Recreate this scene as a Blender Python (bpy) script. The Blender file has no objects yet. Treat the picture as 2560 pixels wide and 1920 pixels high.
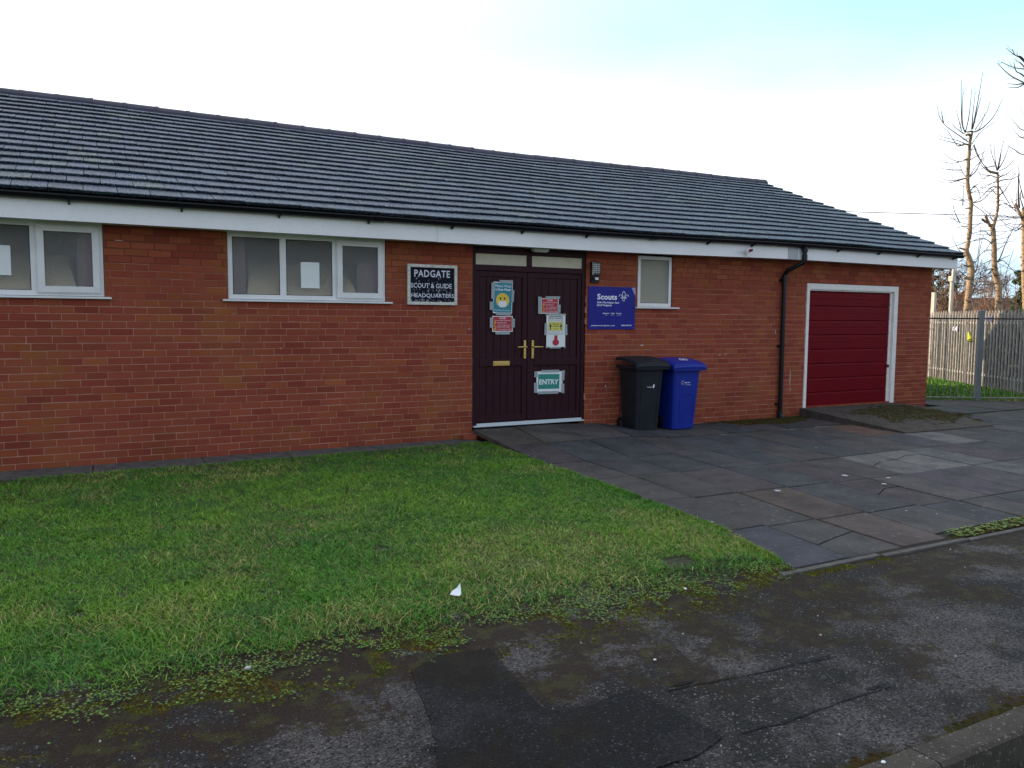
import bpy, bmesh, math, random
import numpy as np
from mathutils import Vector, noise
R = math.radians
random.seed(7); rng = np.random.default_rng(7)
sc = bpy.context.scene
COL = sc.collection
# ------------------------------------------------------------------ camera
CP = np.array([0.7401, -9.1626, 1.5435]); F0 = 1969.3
yaw, pit, rol = 0.48824, 0.08136, 0.0070
fw = np.array([math.sin(yaw)*math.cos(pit), math.cos(yaw)*math.cos(pit), -math.sin(pit)])
r0 = np.array([math.cos(yaw), -math.sin(yaw), 0.0]); u0 = np.cross(r0, fw)
rt = math.cos(rol)*r0 + math.sin(rol)*u0; up = -math.sin(rol)*r0 + math.cos(rol)*u0
from mathutils import Matrix
cam = bpy.data.cameras.new('camera'); co = bpy.data.objects.new('camera', cam); COL.objects.link(co)
cam.sensor_width = 36; cam.lens = F0/2560*36; cam.clip_end = 2000; cam.clip_start = 0.05
co.matrix_world = Matrix(((rt[0], up[0], -fw[0], CP[0]), (rt[1], up[1], -fw[1], CP[1]), (rt[2], up[2], -fw[2], CP[2]), (0, 0, 0, 1)))
sc.camera = co
# ------------------------------------------------------------------ sky, sun, exposure
SUN_AZ = math.atan2(-0.60, 0.80)      # measured from +Y towards +X
SUN_EL = R(13)
w = bpy.data.worlds.new('World'); sc.world = w; w.use_nodes = True
nt = w.node_tree; nt.nodes.clear()
def N(t, nt_=None, **k):
    n = nt_.nodes.new(t)
    for a, b in k.items(): setattr(n, a, b)
    return n
sky = N('ShaderNodeTexSky', nt, sky_type='NISHITA', sun_disc=False, sun_elevation=SUN_EL, sun_rotation=SUN_AZ % (2*math.pi), altitude=30, air_density=1.0, dust_density=1.6, ozone_density=1.0)
bg = N('ShaderNodeBackground', nt); wo = N('ShaderNodeOutputWorld', nt)
tc = N('ShaderNodeTexCoord', nt); mp = N('ShaderNodeMapping', nt); mp.inputs['Scale'].default_value = (1.0, 1.0, 2.6)
nz = N('ShaderNodeTexNoise', nt); nz.inputs['Scale'].default_value = 2.1; nz.inputs['Detail'].default_value = 6; nz.inputs['Roughness'].default_value = .55
nt.links.new(tc.outputs['Generated'], mp.inputs['Vector']); nt.links.new(mp.outputs[0], nz.inputs['Vector'])
def wdot(v):
    n = N('ShaderNodeVectorMath', nt, operation='DOT_PRODUCT'); nt.links.new(tc.outputs['Generated'], n.inputs[0]); n.inputs[1].default_value = v; return n.outputs['Value']
def wramp(x, a, b):
    n = N('ShaderNodeMapRange', nt, interpolation_type='SMOOTHSTEP'); n.inputs[1].default_value = a; n.inputs[2].default_value = b; nt.links.new(x, n.inputs[0]); return n.outputs[0]
def wmath(op, x, y):
    n = N('ShaderNodeMath', nt, operation=op)
    for i, q in enumerate((x, y)):
        if isinstance(q, float): n.inputs[i].default_value = q
        else: nt.links.new(q, n.inputs[i])
    return n.outputs[0]
def wmix(f, A, B):
    n = N('ShaderNodeMix', nt, data_type='RGBA'); nt.links.new(f, n.inputs['Factor'])
    for nm, q in (('A', A), ('B', B)):
        if isinstance(q, tuple): n.inputs[nm].default_value = (*q, 1)
        else: nt.links.new(q, n.inputs[nm])
    return n.outputs['Result']
# thin bright veil of cloud over the northern half, clearing to pale cyan high in the east
nrm = lambda v: tuple(np.array(v)/np.linalg.norm(v))
nzo = wmath('MULTIPLY', wmath('SUBTRACT', nz.outputs[0], .5), .13)
clear = wmath('MULTIPLY', wramp(wmath('ADD', wdot((0, 0, 1)), nzo), .12, .34), wramp(wmath('ADD', wdot((.866, .50, 0)), nzo), .52, .96))
veil = wmix(clear, (7.0, 7.2, 7.5), (2.7, 4.7, 5.2))
low = wmath('MULTIPLY', wramp(wmath('ADD', wdot((0, 0, 1)), nzo), .13, .05), wramp(wdot((.91, .41, 0)), .88, .97))
veil = wmix(low, veil, (3.4, 4.5, 5.3))
side = wramp(wmath('ADD', wdot(nrm((.25, .97, 0))), nzo), -.12, .42)
south = wmix(wmath('ADD', .62, 0.0), sky.outputs[0], (3.75, 4.15, 5.1))
allc = wmix(side, south, veil)
cl2 = wmath('MULTIPLY', wramp(nz.outputs[0], .50, .66), wmath('MULTIPLY', wramp(side, .9, .1), .55))
allc = wmix(cl2, allc, (6.2, 6.6, 7.2))
nt.links.new(allc, bg.inputs['Color'])
bg.inputs['Strength'].default_value = 0.15
nt.links.new(bg.outputs[0], wo.inputs['Surface'])
sl = bpy.data.lights.new('sun', 'SUN'); sl.energy = 5.0; sl.angle = R(.5); sl.color = (1.0, .76, .50)
so = bpy.data.objects.new('sun', sl); COL.objects.link(so)
sd = Vector((math.sin(SUN_AZ)*math.cos(SUN_EL), math.cos(SUN_AZ)*math.cos(SUN_EL), math.sin(SUN_EL)))
so.rotation_euler = sd.to_track_quat('Z', 'Y').to_euler(); so.location = (-20, 10, 12)
sc.view_settings.view_transform = 'Standard'; sc.view_settings.look = 'None'; sc.view_settings.gamma = 1
sc.view_settings.exposure = 0.58
sc.cycles.max_bounces = 8; sc.cycles.transparent_max_bounces = 12

# ------------------------------------------------------------------ helpers
def PX(x, y, dep):
    """point seen at photograph pixel (x, y) at the given depth in metres"""
    return CP + dep*(fw + (x-1280)/F0*rt - (y-960)/F0*up)
def smooth(a, b, x):
    t = min(1, max(0, (x-a)/(b-a))); return t*t*(3-2*t)
def lin(a, b, x): return min(1, max(0, (x-a)/(b-a)))
def S(r, g, b):   # sRGB 0-255 -> linear
    f = lambda c: ((c/255+.055)/1.055)**2.4 if c/255 > .04045 else c/255/12.92
    return (f(r), f(g), f(b))
class MB:
    def __init__(s): s.v = []; s.f = []; s.m = []; s.c = []; s.cm = 0; s.cc = (1, 1, 1)
    def add(s, vs, fs):
        o = len(s.v); s.v += [tuple(map(float, v)) for v in vs]
        for f in fs: s.f.append(tuple(o+i for i in f)); s.m.append(s.cm); s.c.append(s.cc)
    def box(s, x0, x1, y0, y1, z0, z1):
        s.add([(x0,y0,z0),(x1,y0,z0),(x1,y1,z0),(x0,y1,z0),(x0,y0,z1),(x1,y0,z1),(x1,y1,z1),(x0,y1,z1)],
              [(0,3,2,1),(4,5,6,7),(0,1,5,4),(1,2,6,5),(2,3,7,6),(3,0,4,7)])
    def hexa(s, p):  # 8 points: bottom 4, top 4
        s.add(p, [(0,3,2,1),(4,5,6,7),(0,1,5,4),(1,2,6,5),(2,3,7,6),(3,0,4,7)])
    def prism(s, poly, d):   # polygon (3d pts) extruded by vector d
        n = len(poly); d = np.array(d, float); q = [np.array(p, float) for p in poly]
        s.add(q+[p+d for p in q], [tuple(range(n))[::-1], tuple(range(n, 2*n))]+[(i, (i+1) % n, n+(i+1) % n, n+i) for i in range(n)])
    def poly(s, pts): s.add(pts, [tuple(range(len(pts)))])
    def tube(s, pts, rad, n=6, cap=True):
        P = [Vector(p) for p in pts]; k = len(P)
        if not hasattr(rad, '__len__'): rad = [rad]*k
        vs = []; ref = Vector((0.13, .31, .94)).normalized()
        for i, p in enumerate(P):
            t = (P[min(i+1, k-1)]-P[max(i-1, 0)])
            t = t.normalized() if t.length > 1e-9 else Vector((0, 0, 1))
            if abs(t.dot(ref)) > .95: rr = Vector((1, 0, 0))
            else: rr = ref
            a = t.cross(rr).normalized(); b = t.cross(a)
            for j in range(n):
                th = 2*math.pi*j/n; vs.append(p+(a*math.cos(th)+b*math.sin(th))*rad[i])
        fs = [(i*n+j, i*n+(j+1) % n, (i+1)*n+(j+1) % n, (i+1)*n+j) for i in range(k-1) for j in range(n)]
        if cap: fs += [tuple(range(n))[::-1], tuple((k-1)*n+j for j in range(n))]
        s.add(vs, fs)
    def cyl(s, c, ax, r, h, n=20):
        c = Vector(c); ax = Vector(ax).normalized(); s.tube([c, c+ax*h], r, n)
    def lathe(s, c, prof, n=20):  # prof (r, z) about z
        vs = [(c[0]+r*math.cos(2*math.pi*j/n), c[1]+r*math.sin(2*math.pi*j/n), c[2]+z) for r, z in prof for j in range(n)]
        fs = [(i*n+j, i*n+(j+1) % n, (i+1)*n+(j+1) % n, (i+1)*n+j) for i in range(len(prof)-1) for j in range(n)]
        s.add(vs, fs)
    def stroke(s, pts, wd, y):   # ribbon in the XZ plane
        for (a, b) in zip(pts[:-1], pts[1:]):
            dx, dz = b[0]-a[0], b[1]-a[1]; L = math.hypot(dx, dz) or 1e-6
            nx, nz_ = -dz/L*wd/2, dx/L*wd/2; ex, ez = dx/L*wd*.3, dz/L*wd*.3
            s.poly([(a[0]-ex+nx, y, a[1]-ez+nz_), (a[0]-ex-nx, y, a[1]-ez-nz_), (b[0]+ex-nx, y, b[1]+ez-nz_), (b[0]+ex+nx, y, b[1]+ez+nz_)])
    def disc(s, cx, cz, rx, rz, y, n=24):
        s.poly([(cx+rx*math.cos(2*math.pi*i/n), y, cz+rz*math.sin(2*math.pi*i/n)) for i in range(n)])
    def build(s, name, mats, parent=None, smooth_=False, bevel=0, origin=None):
        me = bpy.data.meshes.new(name)
        o = bpy.data.objects.new(name, me); COL.objects.link(o)
        L = np.zeros(3)
        if parent is not None:
            o.parent = parent; L = np.array(parent.get('_L', (0, 0, 0)))
        elif origin is not None:
            L = np.array(origin, float); o.location = origin
        o['_L'] = tuple(L)
        me.from_pydata([tuple(np.array(v)-L) for v in s.v] if len(s.v) < 400 else (np.array(s.v)-L).tolist(), [], s.f)
        if not isinstance(mats, (list, tuple)): mats = [mats]
        for m in mats: me.materials.append(m)
        me.polygons.foreach_set('material_index', s.m)
        ca = me.color_attributes.new('Col', 'FLOAT_COLOR', 'CORNER')
        cnt = [len(f) for f in s.f]
        arr = np.repeat(np.array([(*c[:3], 1.0) for c in s.c]), cnt, axis=0).astype(np.float32)
        ca.data.foreach_set('color', arr.ravel())
        if smooth_: me.polygons.foreach_set('use_smooth', [True]*len(s.f))
        me.update()
        if bevel:
            b = o.modifiers.new('bevel', 'BEVEL'); b.width = bevel; b.segments = 2; b.limit_method = 'ANGLE'; b.angle_limit = R(40)
        return o
def tag(o, label=None, cat=None, group=None, kind=None):
    if label: o['label'] = label
    if cat: o['category'] = cat
    if group: o['group'] = group
    if kind: o['kind'] = kind
    return o
def thing(name, label, cat, loc=(0, 0, 0), group=None):
    o = bpy.data.objects.new(name, None); COL.objects.link(o); o.location = loc; o['_L'] = tuple(map(float, loc))
    o.empty_display_size = .1
    return tag(o, label, cat, group)

# ------------------------------------------------------------------ materials
def mat(name, c1, c2=None, scale=6, rough=.6, bump=0.0, bscale=60, metal=0, spec=.5, attr=False, detail=4, ramp=(.35, .65), c3=None, s3=30, r3=(.6, .66), coat=0, rvar=0, stretch=None, bdet=4, trans=0):
    m = bpy.data.materials.new(name); m.use_nodes = True; t = m.node_tree; t.nodes.clear()
    out = N('ShaderNodeOutputMaterial', t); b = N('ShaderNodeBsdfPrincipled', t); t.links.new(b.outputs[0], out.inputs[0])
    b.inputs['Roughness'].default_value = rough; b.inputs['Metallic'].default_value = metal
    b.inputs['Specular IOR Level'].default_value = spec; b.inputs['Coat Weight'].default_value = coat
    b.inputs['Transmission Weight'].default_value = trans
    c = N('ShaderNodeTexCoord', t); v = c.outputs['Object']
    if stretch:
        q = N('ShaderNodeMapping', t); q.inputs['Scale'].default_value = stretch; t.links.new(v, q.inputs['Vector']); v = q.outputs[0]
    def noise_(sc_, det=4):
        n = N('ShaderNodeTexNoise', t); n.inputs['Scale'].default_value = sc_; n.inputs['Detail'].default_value = det; n.inputs['Roughness'].default_value = .6
        t.links.new(v, n.inputs['Vector']); return n.outputs[0]
    def rmp(x, a, b_):
        r = N('ShaderNodeMapRange', t); r.inputs['From Min'].default_value = a; r.inputs['From Max'].default_value = b_; t.links.new(x, r.inputs['Value']); return r.outputs[0]
    def mixc(f, A, B, mode='MIX'):
        x = N('ShaderNodeMix', t, data_type='RGBA', blend_type=mode)
        if isinstance(f, (int, float)): x.inputs['Factor'].default_value = f
        else: t.links.new(f, x.inputs['Factor'])
        for nm, q in (('A', A), ('B', B)):
            if isinstance(q, tuple): x.inputs[nm].default_value = (*q[:3], 1)
            else: t.links.new(q, x.inputs[nm])
        return x.outputs['Result']
    col = c1
    if c2: col = mixc(rmp(noise_(scale, detail), *ramp), c1, c2)
    if c3: col = mixc(rmp(noise_(s3, 3), *r3), col, c3)
    if attr:
        a = N('ShaderNodeVertexColor', t, layer_name='Col'); col = mixc(1.0, col, a.outputs['Color'], 'MULTIPLY')
    if isinstance(col, tuple): b.inputs['Base Color'].default_value = (*col, 1)
    else: t.links.new(col, b.inputs['Base Color'])
    if rvar:
        r = N('ShaderNodeMapRange', t); r.inputs['To Min'].default_value = rough-rvar; r.inputs['To Max'].default_value = rough+rvar; t.links.new(noise_(scale*1.7), r.inputs['Value']); t.links.new(r.outputs[0], b.inputs['Roughness'])
    if bump:
        bp = N('ShaderNodeBump', t); bp.inputs['Strength'].default_value = bump; bp.inputs['Distance'].default_value = .01
        t.links.new(noise_(bscale, bdet), bp.inputs['Height']); t.links.new(bp.outputs[0], b.inputs['Normal'])
    return m
M = {}
M['brick'] = mat('brick_clay', (.300, .070, .037), (.260, .059, .033), 1.3, .88, .35, 120, attr=True, c3=(.285, .090, .036), s3=1.1, r3=(.5, .75), spec=.2)
M['mortar'] = mat('mortar', (.48, .25, .18), (.36, .18, .13), 9, .95, .4, 200, attr=True, spec=.2)
M['pvc'] = mat('white_upvc', (.78, .79, .80), (.70, .70, .70), 3, .32, rvar=.06)
M['frame_top'] = mat('weathered_upvc', (.62, .61, .55), (.72, .72, .69), 5, .4)
M['fascia'] = mat('fascia_board', (.88, .88, .90), (.82, .82, .83), 2, .35, c3=(.62, .57, .50), s3=60, r3=(.6, .75))
M['black'] = mat('black_gutter_plastic', (.005, .006, .010), (.008, .008, .012), 4, .30, rvar=.08, spec=.28)
M['tile'] = mat('roof_tile', (.026, .031, .046), (.016, .019, .032), 3.5, .55, 1.0, 110, attr=True, c3=(.20, .29, .40), s3=55, r3=(.47, .66), spec=.45, bdet=6)  # bluish speckle paints the wet sky sheen into the tile colour
M['ridge'] = mat('ridge_tile', (.030, .028, .055), (.04, .038, .065), 5, .6, .3, 90, attr=True)
M['door'] = mat('rosewood_door', (.026, .0060, .011), (.036, .010, .016), 14, .45, .12, 60, stretch=(6, 6, .5), rvar=.06, spec=.15)
M['brass'] = mat('brass', (.72, .50, .18), (.60, .40, .14), 30, .28, metal=.85)
M['alu'] = mat('grey_threshold', (.62, .68, .72), None, rough=.35, metal=.3)
M['garage'] = mat('crimson_garage_paint', (.15, .0025, .008), (.128, .0025, .008), 2.2, .5, .05, 300, rvar=.06, spec=.08)
M['gframe'] = mat('garage_frame_paint', (.84, .83, .80), (.76, .73, .68), 12, .5, .25, 70, c3=(.45, .38, .32), s3=30, r3=(.72, .76))
M['curtain'] = mat('plum_curtain', (.38, .24, .27), (.26, .15, .19), 9, .9, stretch=(1, 1, 4))
M['cream'] = mat('cream_glow_sheet', (.86, .74, .48), (.78, .64, .40), 4, .8)  # cream of the added sheet stands in for the room's warm glow
M['cream_panel'] = mat('cream_panel', (.60, .55, .40), (.52, .48, .35), 8, .45)
M['beige'] = mat('beige_blind', (.78, .72, .50), (.62, .62, .42), 2.5, .8)
M['room'] = mat('room_interior', (.13, .13, .14), (.10, .10, .12), 2, .8)
M['paper'] = mat('white_paper', (.80, .84, .84), (.76, .80, .80), 9, .6)
M['tape'] = mat('duct_tape', (.42, .47, .48), (.30, .35, .37), 60, .35, .6, 220, stretch=(1, 1, 3))
M['black_ink'] = mat('black_ink', (.012, .012, .018), rough=.5, spec=.2)
M['white_ink'] = mat('white_ink', (.80, .83, .90), rough=.5)
M['teal'] = mat('teal_print', (.012, .21, .28), (.014, .24, .31), 20, .45)
M['red'] = mat('red_print', (.46, .012, .035), (.40, .012, .03), 20, .45)
M['yellow'] = mat('yellow_print', (.80, .56, .04), (.75, .5, .05), 20, .45)
M['pale_yellow'] = mat('pale_yellow_print', (.66, .62, .12), rough=.45)
M['green'] = mat('green_print', (.015, .27, .21), (.014, .23, .18), 20, .4)
M['sign_black'] = mat('painted_board', (.005, .006, .016), (.010, .011, .022), 25, .6, spec=.12)
M['sign_white'] = mat('painted_letters', (.76, .78, .90), (.64, .64, .76), 40, .6)
M['sign_frame'] = mat('painted_timber', (.70, .69, .64), (.55, .52, .47), 22, .6, c3=(.05, .04, .04), s3=45, r3=(.72, .74))
M['sign_blue'] = mat('blue_signboard', (.014, .017, .27), (.012, .014, .22), 4, .35, spec=.2)
M['sign_lilac'] = mat('faded_sign_corner', (.33, .30, .52), rough=.3)
M['bin_black'] = mat('black_bin_plastic', (.011, .014, .020), (.017, .021, .028), 5, .5, .12, 240, rvar=.06, spec=.2)
M['bin_blue'] = mat('blue_bin_plastic', (.008, .024, .26), (.010, .030, .30), 5, .42, .12, 240, rvar=.06, spec=.25)
M['rubber'] = mat('rubber', (.008, .008, .009), rough=.8, spec=.15)
M['galv'] = mat('galvanised_steel', (.30, .295, .285), (.17, .17, .17), 9, .6, metal=.0, attr=True)
M['steel'] = mat('painted_steel', (.16, .19, .20), (.12, .14, .16), 6, .5)
M['slab'] = mat('paving_slab', (1.25, 1.24, 1.24), (.70, .71, .72), 3.2, .8, .5, 170, attr=True, c3=(2.6, 2.5, 2.35), s3=19, r3=(.60, .76), detail=9, spec=.2)
M['bed'] = mat('joint_sand', (.055, .050, .036), (.022, .040, .010), 5, .95, .5, 90, c3=(.15, .14, .11), s3=3.5, r3=(.54, .62))
M['gum'] = mat('gum_spot', (.42, .44, .46), rough=.7)
M['concrete'] = mat('old_concrete', (.085, .072, .060), (.050, .043, .036), 6, .9, .8, 120, c3=(.26, .24, .22), s3=70, r3=(.62, .68), attr=True, spec=.25)
M['concrete_l'] = mat('pale_concrete', (.12, .11, .10), (.055, .052, .05), 9, .9, .5, 150)
M['soil'] = mat('lawn_soil', (.022, .030, .010), (.045, .040, .018), 6, .95, .5, 60)
M['bark'] = mat('tree_bark', (.40, .285, .165), (.24, .165, .105), 5, .85, .8, 25, stretch=(1, 1, 2.5), c3=(.07, .045, .03), s3=6, r3=(.57, .62))
M['twig'] = mat('twig_bark', (.045, .035, .045), rough=.8)
M['bough'] = mat('reddish_twig', (.22, .13, .085), rough=.8)
M['leaf'] = mat('evergreen_leaf', (.045, .085, .02), (.025, .05, .014), 5, .6, attr=True)
M['grassm'] = mat('grass_blade', (1, 1, 1), None, rough=.55, attr=True, spec=.3)
M['moss'] = mat('moss', (.030, .036, .007), (.045, .026, .008), 7, .95, .8, 160, c3=(.075, .070, .010), s3=16, r3=(.55, .7), attr=True, spec=.1)
M['roofbg'] = mat('brown_tile_roof', (.10, .055, .04), (.075, .04, .03), 1.5, .8)
M['brickbg'] = mat('far_brick', (.30, .12, .07), (.22, .09, .05), 3, .9)
M['glass_dark'] = mat('far_window', (.03, .035, .04), rough=.2)
M['timber'] = mat('pale_timber', (.66, .60, .54), (.55, .49, .42), 6, .7)
M['cable'] = mat('cable', (.02, .02, .022), rough=.7)
M['lamp'] = mat('lamp_diffuser', (.66, .70, .72), rough=.3)
M['hub'] = mat('wheel_hub', (.03, .03, .032), rough=.6, spec=.2)
M['stone'] = mat('pale_stone', (.55, .52, .47), (.40, .37, .33), 30, .8, .3, 80)
M['rust'] = mat('rusty_iron', (.085, .035, .028), (.05, .025, .022), 30, .85, .5, 150)
M['hiviz'] = mat('yellow_glove', (.55, .62, .03), (.35, .45, .02), 12, .7)
M['navy'] = mat('navy_plate', (.02, .022, .10), rough=.5)
M['verge'] = mat('grass_verge', (.03, .06, .012), (.05, .07, .02), 3, .95, .5, 60)

def road_mat():
    m = bpy.data.materials.new('asphalt'); m.use_nodes = True; t = m.node_tree; b = t.nodes['Principled BSDF']
    c = N('ShaderNodeTexCoord', t)
    def nz_(s, d=4, r=.6):
        n = N('ShaderNodeTexNoise', t); n.inputs['Scale'].default_value = s; n.inputs['Detail'].default_value = d; n.inputs['Roughness'].default_value = r; t.links.new(c.outputs['Object'], n.inputs['Vector']); return n.outputs[0]
    def rm(x, a, b_, lo=0, hi=1):
        r = N('ShaderNodeMapRange', t); r.inputs[1].default_value = a; r.inputs[2].default_value = b_; r.inputs[3].default_value = lo; r.inputs[4].default_value = hi
        t.links.new(x, r.inputs[0]); return r.outputs[0]
    def mx_(f, A, B, mode='MIX'):
        x = N('ShaderNodeMix', t, data_type='RGBA', blend_type=mode)
        t.links.new(f, x.inputs['Factor']) if not isinstance(f, float) else setattr(x.inputs['Factor'], 'default_value', f)
        for nm, q in (('A', A), ('B', B)):
            if isinstance(q, tuple): x.inputs[nm].default_value = (*q, 1)
            else: t.links.new(q, x.inputs[nm])
        return x.outputs['Result']
    base = mx_(rm(nz_(1.1, 7, .62), .44, .57), (.015, .014, .015), (.066, .060, .061))
    vo = N('ShaderNodeTexVoronoi', t); vo.inputs['Scale'].default_value = 140; t.links.new(c.outputs['Object'], vo.inputs['Vector'])
    sp = N('ShaderNodeSeparateColor', t); t.links.new(vo.outputs['Color'], sp.inputs[0])
    base = mx_(1.0, base, mx_(rm(sp.outputs[0], .0, 1), (.15, .15, .17), (2.2, 2.15, 2.1)), 'MULTIPLY')
    base = mx_(rm(sp.outputs[1], .955, .965), base, (.17, .155, .15))
    # brown moss film, denser along the lawn edge (y ~ -5.8) and along the kerb
    sx = N('ShaderNodeSeparateXYZ', t); t.links.new(c.outputs['Object'], sx.inputs[0])
    edge = rm(sx.outputs['Y'], -6.95, -5.80, 0, .20); edge2 = rm(sx.outputs['Y'], -7.30, -7.42, 0, .22)
    ad = N('ShaderNodeMath', t, operation='ADD'); t.links.new(edge, ad.inputs[0]); t.links.new(nz_(2.4, 6, .65), ad.inputs[1])
    ad2 = N('ShaderNodeMath', t, operation='ADD'); t.links.new(ad.outputs[0], ad2.inputs[0]); t.links.new(edge2, ad2.inputs[1])
    ff = N('ShaderNodeMath', t, operation='MULTIPLY_ADD'); t.links.new(nz_(34, 4, .7), ff.inputs[0]); ff.inputs[1].default_value = .34; ff.inputs[2].default_value = -.17
    ad3 = N('ShaderNodeMath', t, operation='ADD'); t.links.new(ad2.outputs[0], ad3.inputs[0]); t.links.new(ff.outputs[0], ad3.inputs[1]); ad2 = ad3
    mossc = mx_(rm(nz_(9, 3), .5, .62), (.022, .011, .005), (.040, .034, .006))
    base = mx_(rm(ad2.outputs[0], .57, .63, 0, .88), base, mossc)
    a = N('ShaderNodeVertexColor', t, layer_name='Col'); base = mx_(1.0, base, a.outputs['Color'], 'MULTIPLY')
    t.links.new(base, b.inputs['Base Color'])
    b.inputs['Roughness'].default_value = .8; b.inputs['Specular IOR Level'].default_value = .25
    bp = N('ShaderNodeBump', t); bp.inputs['Strength'].default_value = 1.0; bp.inputs['Distance'].default_value = .010
    mm = N('ShaderNodeMath', t, operation='MULTIPLY_ADD'); t.links.new(vo.outputs['Distance'], mm.inputs[0]); mm.inputs[1].default_value = -.8; t.links.new(nz_(60, 4), mm.inputs[2])
    t.links.new(mm.outputs[0], bp.inputs['Height']); t.links.new(bp.outputs[0], b.inputs['Normal'])
    return m
M['road'] = road_mat()
def glass_mat():
    m = bpy.data.materials.new('obscure_glass'); m.use_nodes = True; t = m.node_tree; t.nodes.clear()
    out = N('ShaderNodeOutputMaterial', t); mixs = N('ShaderNodeMixShader', t); pb = N('ShaderNodeBsdfPrincipled', t)
    rf = N('ShaderNodeBsdfRefraction', t); rf.inputs['Roughness'].default_value = .42; rf.inputs['IOR'].default_value = 1.12; rf.inputs['Color'].default_value = (.98, .98, .98, 1)
    tr = N('ShaderNodeBsdfTransparent', t); tr.inputs[0].default_value = (.9, .9, .9, 1); m1 = N('ShaderNodeMixShader', t); m1.inputs[0].default_value = .58; t.links.new(tr.outputs[0], m1.inputs[1]); t.links.new(rf.outputs[0], m1.inputs[2])
    pb.inputs['Base Color'].default_value = (.38, .375, .37, 1); pb.inputs['Roughness'].default_value = .28
    c = N('ShaderNodeTexCoord', t); n = N('ShaderNodeTexNoise', t); n.inputs['Scale'].default_value = 85; n.inputs['Detail'].default_value = 2; t.links.new(c.outputs['Object'], n.inputs['Vector'])
    bp = N('ShaderNodeBump', t); bp.inputs['Strength'].default_value = .6; bp.inputs['Distance'].default_value = .008
    t.links.new(n.outputs[0], bp.inputs['Height']); t.links.new(bp.outputs[0], pb.inputs['Normal']); t.links.new(bp.outputs[0], rf.inputs['Normal'])
    r = N('ShaderNodeMapRange', t); r.inputs[1].default_value = .35; r.inputs[2].default_value = .65; r.inputs[3].default_value = .12; r.inputs[4].default_value = .36; t.links.new(n.outputs[0], r.inputs[0]); t.links.new(r.outputs[0], mixs.inputs[0])
    t.links.new(m1.outputs[0], mixs.inputs[1]); t.links.new(pb.outputs[0], mixs.inputs[2]); t.links.new(mixs.outputs[0], out.inputs[0])
    return m
M['glass'] = glass_mat()

# ------------------------------------------------------------------ text
def text_mesh(body, x0, x1, z0, z1, y, bold=0.0, space=1.0):
    """lettering fitted to the rectangle, returned as (verts, faces) facing -Y"""
    cu = bpy.data.curves.new('t', 'FONT'); cu.body = body; cu.offset = bold; cu.space_character = space; cu.resolution_u = 2
    ob = bpy.data.objects.new('t', cu); COL.objects.link(ob)
    dg = bpy.context.evaluated_depsgraph_get(); me = ob.evaluated_get(dg).to_mesh()
    vs = np.array([v.co[:] for v in me.vertices]); fs = [tuple(p.vertices) for p in me.polygons]
    ob.evaluated_get(dg).to_mesh_clear(); bpy.data.objects.remove(ob); bpy.data.curves.remove(cu)
    a, b = vs.min(0), vs.max(0)
    X = x0+(vs[:, 0]-a[0])/(b[0]-a[0])*(x1-x0); Z = z0+(vs[:, 1]-a[1])/(b[1]-a[1])*(z1-z0)
    return [(X[i], y, Z[i]) for i in range(len(X))], fs
def write(mb, body, x0, x1, z0, z1, y, bold=0.0, space=1.0):
    v, f = text_mesh(body, x0, x1, z0, z1, y, bold, space); mb.add(v, f)
# ================================================================== THE SETTING
def struct(mb, name, mats, label, cat='ground', kind='structure', **k):
    return tag(mb.build(name, mats, **k), label, cat, kind=kind)
# wide ground sheet
g = MB(); g.poly([(-150, -200, -.16), (400, -200, -.16), (400, 300, -.16), (-150, 300, -.16)])
struct(g, 'ground', M['verge'], 'wide dull green ground reaching away beyond the fence and the kerb')
# footway asphalt (fine grid so that it is not dead flat)
def road_z(x, y): return .006*noise.noise(Vector((x*.6, y*.6, 3)))
g = MB(); xs = np.arange(-12, 34.01, .5); ys = np.linspace(-7.43, -5.35, 8)
for i in range(len(xs)-1):
    for j in range(len(ys)-1):
        if xs[i] > 4.4 and ys[j+1] > -5.60: continue
        g.poly([(a, b, road_z(a, b)-.008) for a, b in ((xs[i], ys[j]), (xs[i+1], ys[j]), (xs[i+1], ys[j+1]), (xs[i], ys[j+1]))])
struct(g, 'pavement', M['road'], 'dark mossy asphalt footway running along the lawn and paving', 'pavement')
# newer black asphalt patch, with its irregular outline
def sheet(pts, z, col, name, m, label):
    o = []
    for (x0, y0), (x1, y1) in zip(pts, pts[1:]+pts[:1]):
        k = max(2, int(math.hypot(x1-x0, y1-y0)/.03))
        for i in range(k): t = i/k; x, y = x0+(x1-x0)*t, y0+(y1-y0)*t; o.append((x+.008*noise.noise(Vector((x*25, y*25, 1))), y+.008*noise.noise(Vector((x*25, y*25, 7)))))
    g = MB(); g.cc = col; g.poly([(x, y, z) for x, y in o]); return struct(g, name, m, label, 'pavement')
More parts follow.
